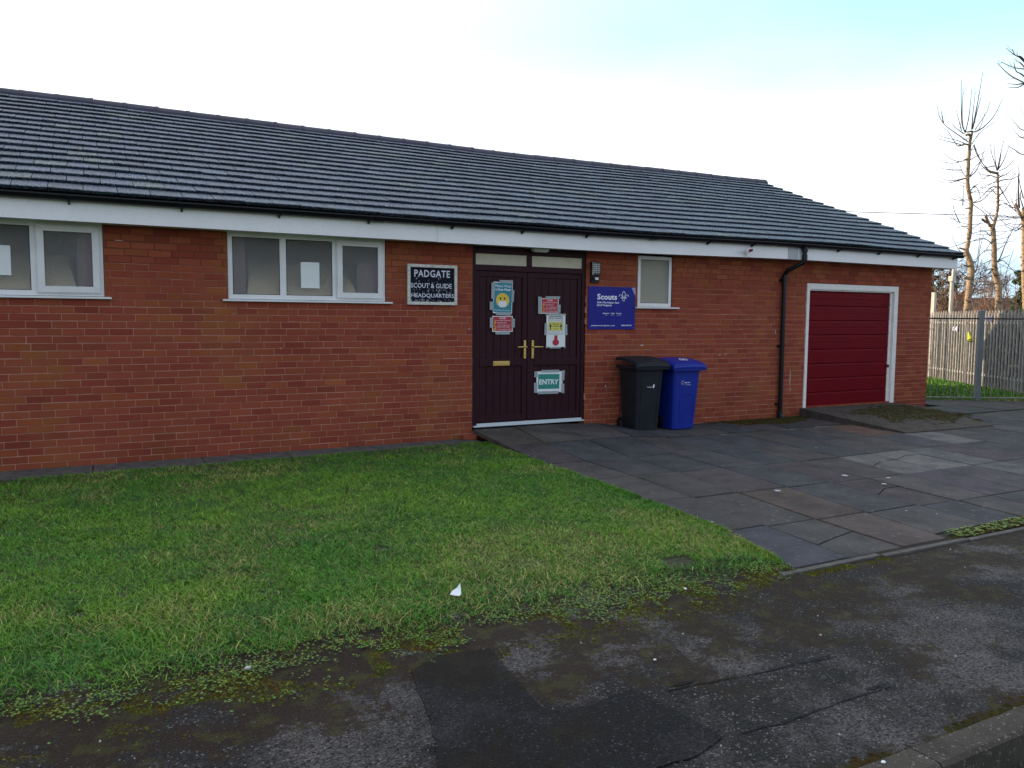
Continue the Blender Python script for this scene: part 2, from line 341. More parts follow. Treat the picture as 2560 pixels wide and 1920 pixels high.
# patch outline follows the photograph (ground coordinates)
sheet([(1.55, -7.42), (1.84, -6.45), (1.93, -5.99), (2.10, -5.90), (2.34, -5.93), (2.31, -6.25), (2.27, -6.58), (2.46, -6.62), (2.70, -6.57), (2.74, -6.80), (2.77, -7.04), (2.60, -7.10), (2.42, -7.09), (2.15, -7.22), (2.05, -7.42)],
      -.0005, (.36, .36, .42), 'pavement_repair', M['road'], 'black rectangular asphalt repair in the footway')
g = MB(); g.cc = (.34, .38, .50)
for pts in ([(2.82, -6.65), (3.00, -6.665), (3.25, -6.70), (3.52, -6.715), (3.76, -6.745)], [(2.85, -7.05), (3.12, -7.065), (3.4, -7.05), (3.71, -7.055)]):
    xx = np.arange(pts[0][0], pts[-1][0], .022); yy = np.interp(xx, [p[0] for p in pts], [p[1] for p in pts]); wq = [.0018+.005*max(0, noise.noise(Vector((a*7, 3, pts[0][1]*9)))+.35) for a in xx]; yy = [b+.006*noise.noise(Vector((a*11, 1, 5))) for a, b in zip(xx, yy)]
    for i in range(len(xx)-1): g.poly([(xx[i], yy[i]-wq[i], road_z(xx[i], yy[i])-.0045), (xx[i+1], yy[i+1]-wq[i+1], road_z(xx[i+1], yy[i+1])-.0045), (xx[i+1], yy[i+1]+wq[i+1], road_z(xx[i+1], yy[i+1])-.0045), (xx[i], yy[i]+wq[i], road_z(xx[i], yy[i])-.0045)])
for cx, cy in ((2.93, -6.63), (3.66, -6.72), (3.64, -7.03)):
    g.poly([(cx+.06*math.cos(a)*(1+.4*math.sin(3*a)), cy+.011*math.sin(a)*(1+.3*math.sin(5*a)), road_z(cx, cy)-.0048) for a in np.linspace(0, 2*math.pi, 14)[:-1]])
struct(g, 'tar_seams', M['road'], 'two thin blue-black tar seams across the footway', 'pavement')
# kerb at the bottom right: concrete kerb stones, drop towards the camera
g = MB(); x = -3.1
while x < 12:
    L = .915; z = .012+random.uniform(-.004, .004); g.cc = (random.uniform(.85, 1.1),)*3
    n = 12
    for k in range(n):
        a, b = x+.004+(L-.008)*k/n, x+.004+(L-.008)*(k+1)/n
        ja, jb = [.006*noise.noise(Vector((q*9, 1, 1))) for q in (a, b)]
        g.add([(a, -7.55+ja, -.2), (b, -7.55+jb, -.2), (b, -7.55+jb, z-.012), (a, -7.55+ja, z-.012), (a, -7.535+ja, z), (b, -7.535+jb, z), (b, -7.43+jb, z), (a, -7.43+ja, z), (a, -7.425+ja, -.1), (b, -7.425+jb, -.1)],
              [(0, 1, 2, 3), (3, 2, 5, 4), (4, 5, 6, 7), (7, 6, 9, 8)])
    x += L
struct(g, 'kerb', M['concrete'], 'worn concrete kerb along the near side of the footway', 'kerb')
g = MB(); g.poly([(-12, -7.6, -.15), (-12, -12, -.15), (34, -12, -.15), (34, -7.6, -.15)]); struct(g, 'near_verge', M['verge'], 'grass verge below the kerb', 'ground')
# lawn soil
def lawn_left(y): # x of the paving edge at y (lawn side)
    P = [(0.0, 5.04), (-1.4, 5.0), (-3, 4.95), (-4.8, 4.83), (-5.75, 4.57)]
    for (a, b), (c, d) in zip(P[:-1], P[1:]):
        if y >= c: return b+(d-b)*(y-a)/(c-a)
    return 4.57
def lawn_edge(x): return -5.70 + .07*noise.noise(Vector((x*1.7, 5, 0))) + .05*noise.noise(Vector((x*6, 9, 0)))
g = MB()
for i in range(90):
    x0, x1 = -12+i*.2, -12+(i+1)*.2
    if x0 > 4.95: break
    yy = np.linspace(-.26, -5.75, 14); y2 = yy
    for a in range(13):
        if x0 > lawn_left(yy[a]): continue
        xr = min(x1, lawn_left(yy[a])+.02)
        g.poly([(x0, yy[a], 0), (x0, yy[a+1], 0), (xr, y2[a+1], 0), (xr, y2[a], 0)])
g.v = [(a, b, .002+.008*noise.noise(Vector((a*.8, b*.8, 0)))-.035*smooth(5.15, 5.7, -b)) for a, b, c in g.v]
struct(g, 'lawn', M['soil'], 'lawn soil in front of the brick wall', 'lawn')
# concrete strip along the wall foot
g = MB(); x = -13.0
for L in [1.6]*8+[.9, 1.05, .9, 1.0, .9, .85]*3:
    if x > 4.9: break
    x1 = min(x+L-.012, 5.02); t = random.uniform(-.004, .004); g.cc = (random.uniform(.85, 1.15),)*3
    fa, fb = [float(np.interp(q_, [-12, 0, 2, 5], [-.47, -.47, -.42, -.31])) for q_ in (x, x1)]
    g.hexa([(x, fa, -.06), (x1, fb, -.06), (x1, .0, -.06), (x, .0, -.06), (x, fa, .008+t), (x1, fb, .010-t), (x1, .0, .014), (x, .0, .013)])
    x += L
struct(g, 'wall_foot_path', M['concrete_l'], 'narrow grey flagstone strip between wall and lawn', 'path')
# ---- paving
LINES = [[(0.3, 5.04), (-1.4, 5.0), (-3, 4.95), (-4.8, 4.83), (-5.8, 4.57)],
 [(0.3, 5.68), (-1, 5.535), (-3, 5.46), (-3.8, 5.375), (-4.84, 5.217), (-5.8, 5.09)],
 [(.3, 6.28), (-1, 6.145), (-2.85, 6.02), (-3.75, 5.89), (-4.87, 5.72), (-5.8, 5.64)],
 [(.3, 7.0), (-1, 6.85), (-1.9, 6.694), (-2.9, 6.585), (-3.9, 6.45), (-4.87, 6.28), (-5.8, 6.12)],
 [(.3, 7.48), (-1.5, 7.28), (-3, 7.12), (-4, 7.0), (-4.9, 6.9), (-5.8, 6.78)],
 [(.3, 8.08), (-1.5, 7.85), (-3, 7.63), (-4, 7.49), (-5, 7.37), (-5.8, 7.25)],
 [(.3, 8.72), (-1.5, 8.5), (-3, 8.27), (-4, 8.03), (-4.75, 7.88), (-5.8, 7.70)],
 [(.3, 9.22), (-2, 9.0), (-3.06, 8.79), (-4.11, 8.574), (-5, 8.387), (-5.8, 8.25)],
 [(.3, 9.82), (-2, 9.55), (-3.07, 9.36), (-4.05, 9.178), (-5, 9.0), (-5.8, 8.87)],
 [(.3, 10.4), (-2.25, 10.04), (-3, 9.87), (-4, 9.71), (-5, 9.5), (-5.8, 9.4)]]
while len(LINES) < 30: LINES.append([(y, x+.60) for y, x in LINES[-1]])
def lx(k, y):
    P = LINES[k]
    if y >= P[0][0]: (a, b), (c, d) = P[0], P[1]; return b+(d-b)*(y-a)/(c-a)
    for (a, b), (c, d) in zip(P[:-1], P[1:]):
        if y >= c: return b+(d-b)*(y-a)/(c-a)
    return P[-1][1]
ROWS = [3.9, 2.93, 1.95, .98, 0.0, -.97, -1.93, -2.86, -3.86, -4.86, -5.72]
def pave_z(x, y):
    r = .132*max(0, min(1, 1+y/1.9))*max(0, min(1, (7.7-x)/.9)) if x < 7.7 else 0
    return r
def clip(poly, a, b, c):  # keep a*x+b*y+c >= 0
    out = []
    for i in range(len(poly)):
        p, q = poly[i], poly[(i+1) % len(poly)]; fp, fq = a*p[0]+b*p[1]+c, a*q[0]+b*q[1]+c
        if fp >= 0: out.append(p)
        if fp*fq < 0: t = fp/(fp-fq); out.append((p[0]+(q[0]-p[0])*t, p[1]+(q[1]-p[1])*t))
    return out
TONES = [(.050, .052, .058), (.056, .055, .060), (.064, .054, .057), (.046, .052, .055), (.064, .060, .060), (.068, .062, .061)]
FIX = {(2, 8): (.082, .064, .058), (2, 9): (.076, .060, .057), (9, 5): (.095, .060, .048), (6, 7): (.115, .112, .108), (7, 7): (.125, .12, .115), (8, 7): (.085, .085, .086), (0, 4): (.085, .076, .066), (1, 4): (.082, .075, .066), (0, 9): (.054, .054, .066), (7, 8): (.062, .054, .062), (6, 8): (.060, .052, .062), (8, 8): (.082, .084, .086), (4, 6): (.044, .052, .058), (5, 5): (.055, .058, .066), (10, 6): (.13, .125, .12)}
g = MB(); bedm = MB()
def slab(poly, th=.05, dz=0.0):
    if len(poly) < 3: return
    n = len(poly); cx = sum(p[0] for p in poly)/n; cy = sum(p[1] for p in poly)/n
    tx, ty = random.gauss(0, .0022), random.gauss(0, .0022)
    top = [(x, y, pave_z(x, y)+dz+tx*(x-cx)+ty*(y-cy)) for x, y in poly]
    ins = [(x+(cx-x)*.012, y+(cy-y)*.012, z) for x, y, z in top]
    mid = [(x, y, z-.004) for x, y, z in top]; bot = [(x, y, z-th) for x, y, z in top]
    g.add(ins+mid+bot, [tuple(range(n))]+[(n+i, n+(i+1) % n, (i+1) % n, i) for i in range(n)]+[(2*n+i, 2*n+(i+1) % n, n+(i+1) % n, n+i) for i in range(n)])
def inset(poly, d):
    n = len(poly); cx = sum(p[0] for p in poly)/n; cy = sum(p[1] for p in poly)/n; o = []
    for x, y in poly:
        L = math.hypot(x-cx, y-cy) or 1; o.append((x+(cx-x)/L*d*1.3, y+(cy-y)/L*d*1.3))
    return o
for c in range(27):
    for r in range(len(ROWS)-1):
        sh = -.03*min(c, 5) if r > 4 else 0
        if 12 > c > 9: sh += .45*(c % 2)
        y1 = ROWS[r]+sh; y0 = ROWS[r+1]+(sh if r+1 > 4 else 0)
        if r == 9: y0 = -5.72 if c < 3 else -5.60
        pol = [(lx(c, y1), y1), (lx(c, y0), y0), (lx(c+1, y0), y0), (lx(c+1, y1), y1)]
        ctr = (sum(p[0] for p in pol)/4, sum(p[1] for p in pol)/4)
        pol = pol[::1]
        if ctr[0] < 14.2 and ctr[1] > -.05:
            if ctr[1] > .6: continue
            pol = clip(pol, 0, -1, -.004)
        elif ctr[1] > -.5 and ctr[0] > 13.6: pol = clip(pol, 1, 0, -14.72) if ctr[1] > -.0 else pol
        # keep in front of the railing line
        pol = clip(pol, -.53, -.85, .53*16.2+.85*.36)
        if len(pol) < 3: continue
        # apron area is covered
        pol = inset(pol, .0090)
        tone = np.array(FIX.get((c, r), random.choice(TONES)))*random.uniform(.88, 1.12); g.cc = tuple(tone)
        dz = random.gauss(0, .0015)-.002
        if (c, r) == (1, 9):   # cracked slab
            A, B, C_, D_ = pol; mid_l = (5.149, -5.41); mid_r = (5.681, -5.28); mm = (5.378, -5.345)
            slab([A, (mid_l[0]+.01, mid_l[1]+.006), (mm[0], mm[1]+.006), (mid_r[0]-.01, mid_r[1]+.006), D_], dz=dz)
            slab([(mid_l[0]+.01, mid_l[1]-.004), B, C_, (mid_r[0]-.01, mid_r[1]-.004), (mm[0], mm[1]-.004)], dz=dz-.004)
        elif (c, r) in ((6, 7), (7, 7), (4, 8)):
            A, B, C_, D_ = pol; t = .55 if c != 7 else .4; p = ((A[0]*(1-t)+B[0]*t), (A[1]*(1-t)+B[1]*t)); q = (D_[0]*(1-t*.7)+C_[0]*t*.7, D_[1]*(1-t*.7)+C_[1]*t*.7)
            mm = ((p[0]+q[0])/2+.05, (p[1]+q[1])/2+.08)
            slab([A, p, mm, q, D_], dz=dz); slab([(p[0], p[1]-.008), B, C_, (q[0], q[1]-.008), (mm[0], mm[1]-.008)], dz=dz-.004)
        else: slab(pol, dz=dz)
g.cm = 1; g.cc = (1, 1, 1)
def gp(px, py, z=0):
    d = fw+(px-1280)/F0*rt-(py-960)/F0*up; t = (z-CP[2])/d[2]; q = CP+t*d; return q[0], q[1]
for (px, py), rr in (((1944, 1228), .032), ((2112, 1190), .034), ((2221, 1195.6), .022), ((2210, 1211), .026), ((2266, 1278), .010), ((2342, 1286), .008), ((1780, 1306), .012), ((2040, 1120), .012)):
    x, y = gp(px, py); g.poly([(x+rr*math.cos(a)*(1+.15*math.sin(2*a)), y+rr*math.sin(a), .006) for a in np.linspace(0, 2*math.pi, 13)[:-1]])
struct(g, 'paving', [M['slab'], M['gum']], 'forecourt of worn grey and purple paving slabs with cracks and gum spots', 'paving')
for poly in ([(4.95, -.02), (4.95, -3), (4.85, -4.8), (4.6, -5.70), (14.2, -5.58), (14.2, -.02)], [(14.2, -.22), (14.2, -5.58), (24, -5.58), (17.9, -.67), (14.75, 1.24), (14.75, -.22)]):
    n = 14; bedm.prism([(x, y, -.06) for x, y in poly], (0, 0, .040))
struct(bedm, 'paving_bed', M['bed'], 'dark mossy sand bed showing in the slab joints', 'paving')
# drain slot beside the corner of the building
g = MB(); g.poly([(14.22, -.22, -.15), (14.74, -.22, -.15), (14.74, 1.3, -.15), (14.22, 1.3, -.15)]); struct(g, 'drain_pit', M['rubber'], 'dark open drain slot at the foot of the building corner', 'ground')
# edging kerb where the paving meets the footway
g = MB(); x = 4.42
while x < 20:
    L = .9; g.cc = (random.uniform(.8, 1.15),)*3; za, zb = random.uniform(-.002, .010), random.uniform(-.002, .010)
    y = -5.75-.035*smooth(4.4, 5.5, x)-.01*(x-5)*.25; w_ = .045
    g.hexa([(x, y-w_, -.08), (x+L-.01, y-w_, -.08), (x+L-.01, y, -.08), (x, y, -.08), (x, y-w_, za), (x+L-.01, y-w_, zb), (x+L-.01, y, zb), (x, y, za)]); x += L
struct(g, 'edging', M['concrete_l'], 'thin pale concrete edging between paving and footway', 'kerb')
# mossy strip right of the slabs at the footway edge
g = MB(); g.prism([(6.1, -5.765, -.03), (20, -5.80, -.03), (20, -5.60, -.03), (7, -5.60, -.03), (6.3, -5.66, -.03)], (0, 0, .032)); struct(g, 'moss_strip', M['moss'], 'strip of moss and weeds along the edging', 'ground', kind='stuff')
# concrete apron in front of the garage door
g = MB()
A, B, C_, D_ = (10.98, -.003, .128), (10.72, -2.12, .016), (12.66, -2.16, .014), (14.15, -.10, .016); E_ = (13.32, -.003, .118)
n = 18; m_ = 14
def ap(i, j):
    u_, v_ = i/n, j/m_
    top = np.array(A)*(1-u_)+np.array(E_)*u_ if u_ < .72 else np.array(E_)*(1-(u_-.72)/.28)+np.array(D_)*(u_-.72)/.28
    if u_ < .72: top = np.array(A)*(1-u_/.72)+np.array(E_)*(u_/.72)
    bot = np.array(B)*(1-u_)+np.array(C_)*u_
    if u_ > .72: bot = np.array(B)*(1-u_)+np.array(C_)*u_
    p = top*(1-v_)+bot*v_; p[2] += .010*math.sin(math.pi*u_)*math.sin(math.pi*v_)+.006*noise.noise(Vector((p[0]*4, p[1]*4, 0)))
    if 0 < j < m_: pass
    p[1] += .03*noise.noise(Vector((p[0]*3, 7, 0)))*(v_ > .9)
    return p
for i in range(n):
    for j in range(m_): g.poly([ap(i, j), ap(i, j+1), ap(i+1, j+1), ap(i+1, j)])
    p, q = ap(i, m_), ap(i+1, m_); g.poly([p, (p[0], p[1]-.004, -.05), (q[0], q[1]-.004, -.05), q])
for j in range(m_): p, q = ap(0, j), ap(0, j+1); g.poly([p, (p[0], p[1], -.05), (q[0], q[1], -.05), q])
for j in range(m_): p, q = ap(n, j), ap(n, j+1); g.poly([q, (q[0], q[1], -.05), (p[0], p[1], -.05), p])
struct(g, 'concrete_apron', M['concrete'], 'sloping cracked concrete apron in front of the garage door', 'paving')
g = MB(); r2 = np.random.default_rng(3)   # moss cushions on the apron and along the wall foot
def mosspatch(poly_fn, count, zfn, s=.03):
    k = 0
    while k < count:
        x, y = poly_fn()
        if x is None: continue
        z = zfn(x, y); ss = s*(.5+r2.random()); h = ss*.16; n_ = 6; a0 = r2.random()*6; t = .7+.7*r2.random(); g.cc = (t, t, t)
        ring = [(x+ss*math.cos(a0+i*math.pi/3), y+ss*math.sin(a0+i*math.pi/3), z-.004) for i in range(n_)]
        g.add(ring+[(x, y, z+h)], [(i, (i+1) % n_, n_) for i in range(n_)]); k += 1
apt = {}
def apr():
    i, j = r2.random()*n, r2.random()*m_; u_, v_ = i/n, j/m_
    e = ((u_-.62)/.40)**2+((v_-.42)/.33)**2+.9*noise.noise(Vector((u_*5, v_*5, 2)))+.8*noise.noise(Vector((u_*22, v_*22, 5)))
    if e > 1.15: return None, None
    p = ap(i, j); apt[(p[0], p[1])] = p[2]; return p[0], p[1]
mosspatch(apr, 7500, lambda x, y: apt[(x, y)], .022)
def wf():
    x = r2.uniform(8.9, 11.2); y = -r2.random()**1.5*.62
    if -y > .5*math.sin(max(0, min(1, (x-8.9)/2.3))*math.pi)+.12*noise.noise(Vector((x*4, y*4, 0)))+.12: return None, None
    return x, y
mosspatch(wf, 2400, lambda x, y: .0, .022)
def rr_():
    x = r2.uniform(12.6, 13.9); y = -2.1+(x-12.6)*.95+r2.normal()*.07; return (x, y) if noise.noise(Vector((x*3, y*3, 1))) > -.05 else (None, None)
mosspatch(rr_, 250, lambda x, y: .0, .028)
def ks():
    x = r2.uniform(-1, 8); y = -7.425+abs(r2.normal())*.03; return (x, y) if noise.noise(Vector((x*2.2, 4, 1))) > -.1 else (None, None)
mosspatch(ks, 1500, lambda x, y: -.006, .014)
def js():
    x = r2.uniform(4.6, 13); k = r2.integers(0, 13); y = -r2.random()*5.7; x = lx(int(k), y)+r2.normal()*.006
    return (x, y) if x < 13 and noise.noise(Vector((x*1.5, y*1.5, 8))) > .08 else (None, None)
mosspatch(js, 900, lambda x, y: pave_z(x, y)-.004, .010)
def es():
    x = r2.uniform(-1.3, 5.6); y = -5.70+r2.normal()*.13-.06
    if x > 4.6: y = -5.80-abs(r2.normal())*.03
    return (x, y) if y > -6.2 and noise.noise(Vector((x*2.6, y*3.4, 11)))+.5*noise.noise(Vector((x*9, y*9, 3))) > .06 else (None, None)
_cc = mosspatch
def mp2(fn, count, s, tone):
    k = 0
    while k < count:
        x, y = fn()
        if x is None: continue
        ss = s*(.5+r2.random()); a0 = r2.random()*6; t = .7+.7*r2.random(); g.cc = tuple(np.array(tone)*t); z = road_z(x, y)-.012
        ring = [(x+ss*math.cos(a0+i*math.pi/3), y+ss*math.sin(a0+i*math.pi/3), z) for i in range(6)]; g.add(ring+[(x, y, z+ss*.30+.004)], [(i, (i+1) % 6, 6) for i in range(6)]); k += 1
mp2(es, 8000, .010, (2.0, 2.8, 1.4)); mp2(es, 5000, .013, (1.3, 1.2, 1.0))
struct(g, 'moss', M['moss'], 'cushions of olive and brown moss on the apron, wall foot and joints', 'moss', kind='stuff')
# side lawn beyond the railing
g = MB(); g.poly([(14.8, 1.3, -.02), (17.1, -.15, -.02), (19, -1.3, -.02), (19.3, .9, .0), (23, 7, .0), (16, 8, .0), (14.8, 6, 0)]); struct(g, 'side_lawn', M['soil'], 'small lawn between the railing and the palisade fence', 'lawn')

# ---- grass blades
def blades(name, pts, hmin, hmax, wd, label, tone, lean=.9, seed=1, z=0.0):
    q = np.random.default_rng(seed); n = len(pts); P = np.zeros((n, 3)); P[:, :2] = pts[:, :2]; P[:, 2] = z
    a = q.random(n)*2*np.pi; h = hmin+(hmax-hmin)*q.random(n)**1.6; h *= pts[:, 2]
    ln = lean*h*(.25+.95*q.random(n)); D = np.stack([np.cos(a), np.sin(a)], 1)
    b = q.random(n)*2*np.pi; Wd = np.stack([np.cos(b), np.sin(b)], 1)*(wd*(.6+.8*q.random(n)))[:, None]
    V = np.zeros((n, 5, 3))
    V[:, 0] = P; V[:, 1] = P; V[:, 0, :2] -= Wd; V[:, 1, :2] += Wd
    V[:, 2] = P; V[:, 3] = P; V[:, 2, :2] += D*(ln*.35)[:, None]-Wd*.75; V[:, 3, :2] += D*(ln*.35)[:, None]+Wd*.75; V[:, 2:4, 2] += (h*.62)[:, None]
    V[:, 4] = P; V[:, 4, :2] += D*ln[:, None]; V[:, 4, 2] += h*(.75+.25*q.random(n))
    me = bpy.data.meshes.new(name); o = bpy.data.objects.new(name, me); COL.objects.link(o)
    me.vertices.add(n*5); me.vertices.foreach_set('co', V.astype(np.float32).ravel())
    base = (np.arange(n)*5)[:, None]
    lv = np.concatenate([base+np.array([0, 1, 3, 2]), base+np.array([2, 3, 4])], 1).astype(np.int32).ravel()
    me.loops.add(n*7); me.loops.foreach_set('vertex_index', lv)
    me.polygons.add(n*2); ls = np.stack([np.arange(n)*7, np.arange(n)*7+4], 1).astype(np.int32).ravel(); me.polygons.foreach_set('loop_start', ls)
    me.update(calc_edges=True); me.materials.append(M['grassm'])
    c = tone(q, pts, n); ca = me.color_attributes.new('Col', 'FLOAT_COLOR', 'POINT')
    cc = np.ones((n, 5, 4)); cc[:, :, :3] = c[:, None, :]
    ca.data.foreach_set('color', cc.astype(np.float32).ravel())
    return tag(o, label, 'grass', kind='stuff')
def vnoise(x, y, s, seed=0):   # value noise, vectorised
    q = np.random.default_rng(seed+100); G = q.random((128, 128)); X = (x*s+37) % 127; Y = (y*s+53) % 127
    i = X.astype(int) % 127; j = Y.astype(int) % 127; f = X-np.floor(X); h = Y-np.floor(Y); f = f*f*(3-2*f); h = h*h*(3-2*h)
    return G[i, j]*(1-f)*(1-h)+G[i+1, j]*f*(1-h)+G[i, j+1]*(1-f)*h+G[i+1, j+1]*f*h
def tone_lawn(q, p, n):
    x, y = p[:, 0], p[:, 1]; v = vnoise(x, y, 1.1, 1)*.6+vnoise(x, y, 3.4, 2)*.4; k = vnoise(x, y, 7, 3)
    g1 = np.array([.062, .225, .010]); g2 = np.array([.140, .300, .016]); straw = np.array([.40, .36, .11]); dk = np.array([.022, .125, .022])
    t = np.clip((v-.35)*2.2, 0, 1)[:, None]; c = g1*(1-t)+g2*t
    t = np.clip((k-.55)*2, 0, 1)[:, None]*.8; c = c*(1-t)+dk*t
    dry = (vnoise(x, y, .9, 5)*.55+vnoise(x, y, 2.7, 6)*.45); pr = .05+.38*np.clip((dry-.50)*4, 0, 1)
    m = q.random(n) < pr; c[m] = straw*(.55+.7*q.random(m.sum()))[:, None]
    lt = q.random(n) < .05; c[lt] = np.array([.20, .34, .06])
    return c*(.7+.6*q.random(n))[:, None]
n = 420000; q = np.random.default_rng(11)
# more blades where the camera is near
x = -2.2+7.3*q.random(n); y = np.interp(x, [-2, 0, 2, 5], [-.49, -.49, -.44, -.335])-(5.48)*q.random(n)**.72
# keep to the lawn
le = np.array([lawn_edge(a) for a in np.linspace(-2.2, 5.1, 400)]); LE = np.interp(x, np.linspace(-2.2, 5.1, 400), le)
LL = np.interp(-y, [0, 1.4, 3, 4.8, 5.75], [5.04, 5.0, 4.95, 4.83, 4.57])
fade = np.clip((y-LE)/.42, 0, 1)
keep = (x < LL+.01*q.normal(size=n)) & (q.random(n) < .04+.96*fade**1.3) & (y > LE) & (vnoise(x, y, 5, 9)*.6+vnoise(x, y, 14, 12)*.4 > .16+.34*(1-fade))
keep &= ~((x > 3.9) & (y < -4.9) & (vnoise(x, y, 4, 21) > .52+.5*(-y-5.2 < 0)))
pts = np.stack([x, y, .65+.7*vnoise(x, y, 4.5, 4)+.25*vnoise(x, y, 12, 8)], 1)[keep]
blades('lawn_grass', pts, .012, .033, .0020, 'short winter grass of the front lawn, green with straw-coloured patches', tone_lawn, 2.1)
# taller tuft row along slab edge, wall strip and odd tufts
n = 26000; t = q.random(n); e = q.random(n)*.62
x = np.where(e < .5, np.interp(t*5.6, [0, 1.4, 3, 4.8, 5.75], [5.04, 5.0, 4.95, 4.83, 4.57])-abs(q.normal(size=n))*.03, -2+7*t); y = np.where(e < .5, -t*5.6, np.interp(x, [-2, 0, 2, 5], [-.49, -.49, -.44, -.335])-abs(q.normal(size=n))*.03)
k_ = (vnoise(x, y, 5, 31) > .3) & (x < 5.06)
blades('edge_grass', np.stack([x, y, .9+.5*vnoise(x, y, 6, 3)], 1)[k_], .014, .038, .0019, 'longer grass fringe against the slabs and wall-foot strip', tone_lawn, .7, seed=5)
n = 60000; x = 14.9+8*q.random(n); y = -1.0+8*q.random(n)
k_ = (-.53*(x-16.2)-.85*(y-.30) < -.02) & ((x-19.45)*.82-(y-2.0)*.57 < .05)
blades('side_grass', np.stack([x, y, np.ones(n)], 1)[k_], .03, .09, .006, 'green grass between railing and palisade fence', tone_lawn, .7, seed=6)
n = 9000; x = 2.2+7*q.random(n); y = -7.62-.5*q.random(n)**.7; k_ = vnoise(x, y, 3, 41) > .35
blades('verge_grass', np.stack([x, y, np.ones(n)], 1)[k_], .03, .09, .0025, 'grass growing at the foot of the kerb', tone_lawn, .7, seed=8, z=-.15)
# low weeds and moss tufts along the ragged lawn edge
def weeds(name, pts, s, cols, label, z=0.0, seed=4):
    q = np.random.default_rng(seed); g = MB()
    for x, y in pts:
        a0 = q.random()*6; k = q.integers(3, 6); c = cols[q.integers(len(cols))]*(.7+.6*q.random()); g.cc = tuple(c); ss = s*(.5+q.random())
        hh = z+.004+ .018*q.random()
        for i in range(k):
            a = a0+i*2*math.pi/k; px, py = x+ss*.55*math.cos(a), y+ss*.55*math.sin(a); b = ss*.42
            ca, sa = math.cos(a), math.sin(a); t = (q.random()-.3)*b
            g.poly([(x, y, hh), (px-sa*b, py+ca*b, hh+t), (x+ca*ss*1.1, y+sa*ss*1.1, hh+t*.5), (px+sa*b, py-ca*b, hh+t)])
    o = g.build(name, M['grassm']); return tag(o, label, 'weeds', kind='stuff')
W = []
while len(W) < 7500:
    x = q.uniform(-1.2, 5.0); e = lawn_edge(x); y = e+q.normal()*.17+.0
    if y < e-.5 or x > lawn_left(max(y, -5.75))+.02: continue
    d = vnoise(np.array([x]), np.array([y]), 5, 51)[0]*.35+vnoise(np.array([x]), np.array([y]), 17, 52)[0]*.35+.3*q.random()
    if d > (.46 if y > e else .58)+.45*max(0, e-y): W.append((x, y))
while len(W) < 8700:
    x = q.uniform(-1.5, 4.9); y = -.4-5*q.random(); 
    if x < lawn_left(y)-.05 and vnoise(np.array([x]), np.array([y]), 2.2, 61)[0] > .72: W.append((x, y))
weeds('lawn_edge_weeds', W, .0050, [np.array([.10, .23, .035]), np.array([.15, .27, .04]), np.array([.06, .16, .025]), np.array([.17, .21, .02])], 'low clover and moss spreading from the lawn over the footway', -.006)
W = [(q.uniform(6.2, 14), q.uniform(-5.78, -5.62)) for _ in range(1800)]
weeds('strip_weeds', W, .014, [np.array([.15, .24, .03]), np.array([.09, .17, .02]), np.array([.20, .22, .03])], 'yellow-green weeds on the moss strip at the paving edge', .002, 9)
# gravel chips on the footway
g = MB(); q = np.random.default_rng(77)
for i in range(9000):
    x = q.uniform(-.3, 6.5); y = q.uniform(-7.41, -5.75); 
    if q.random() < .2: y = q.uniform(-7.54, -7.43)
    s = .0009+.0026*q.random()**3; a = q.random()*6; t = q.random(); c = .05+.16*t*t; g.cc = (c*1.02, c, c*.97)
    if q.random() < .012: s *= 2.4; g.cc = (.42, .40, .37)
    z = road_z(x, y)-.008 if y > -7.43 else .010
    pts = [(x+s*(.7+.6*q.random())*math.cos(a+j*2.1), y+s*(.7+.6*q.random())*math.sin(a+j*2.1), z) for j in range(3)]
    g.add(pts+[(x, y, z+s*1.1)], [(0, 1, 3), (1, 2, 3), (2, 0, 3)])
tag(g.build('gravel_chips', M['grassm']), 'loose grit and pale stone chips on the footway', 'gravel', kind='stuff')

# ================================================================== THE HALL
hall = thing('brick_hall', 'long single-storey red brick hall with grey tiled roof, white fascia and dark double door', 'building', (7, 0, 0))
XL, XR, DEP = -24.0, 14.22, 9.15
OPEN = [(-.99, .858, 1.742, 2.6), (2.064, 3.872, 1.742, 2.6), (5.028, 6.747, .10, 2.6), (7.63, 8.25, 1.735, 2.6), (11.03, 13.31, .115, 2.172)]
def wall_grid(x0, x1, z0, z1, y0, y1, mb):
    xs = sorted({x0, x1, *[v for o in OPEN for v in o[:2] if x0 < v < x1]}); zs = sorted({z0, z1, *[v for o in OPEN for v in o[2:] if z0 < v < z1]})
    ins = lambda x, z: any(o[0] < x < o[1] and o[2] < z < o[3] for o in OPEN)
    for i in range(len(xs)-1):
        for j in range(len(zs)-1):
            cx, cz = (xs[i]+xs[i+1])/2, (zs[j]+zs[j+1])/2
            if ins(cx, cz): continue
            a, b, c, d = xs[i], xs[i+1], zs[j], zs[j+1]
            mb.poly([(a, y0, c), (b, y0, c), (b, y0, d), (a, y0, d)])
            for (nx, nz_, pts) in ((xs[i-1]+.01 if i else None, cz, [(a, y0, c), (a, y0, d), (a, y1, d), (a, y1, c)]), (xs[i+1]+.001 if i+2 < len(xs) else None, cz, [(b, y0, c), (b, y1, c), (b, y1, d), (b, y0, d)])):
                if nx is not None and ins(nx if nx > cx else a-.001, nz_): mb.poly(pts)
            if j and ins(cx, c-.001): mb.poly([(a, y0, c), (a, y1, c), (b, y1, c), (b, y0, c)])
            if j+2 < len(zs) and ins(cx, d+.001): mb.poly([(a, y0, d), (b, y0, d), (b, y1, d), (a, y1, d)])
g = MB(); q = np.random.default_rng(21)
g.cm = 0; g.cc = (1, 1, 1)
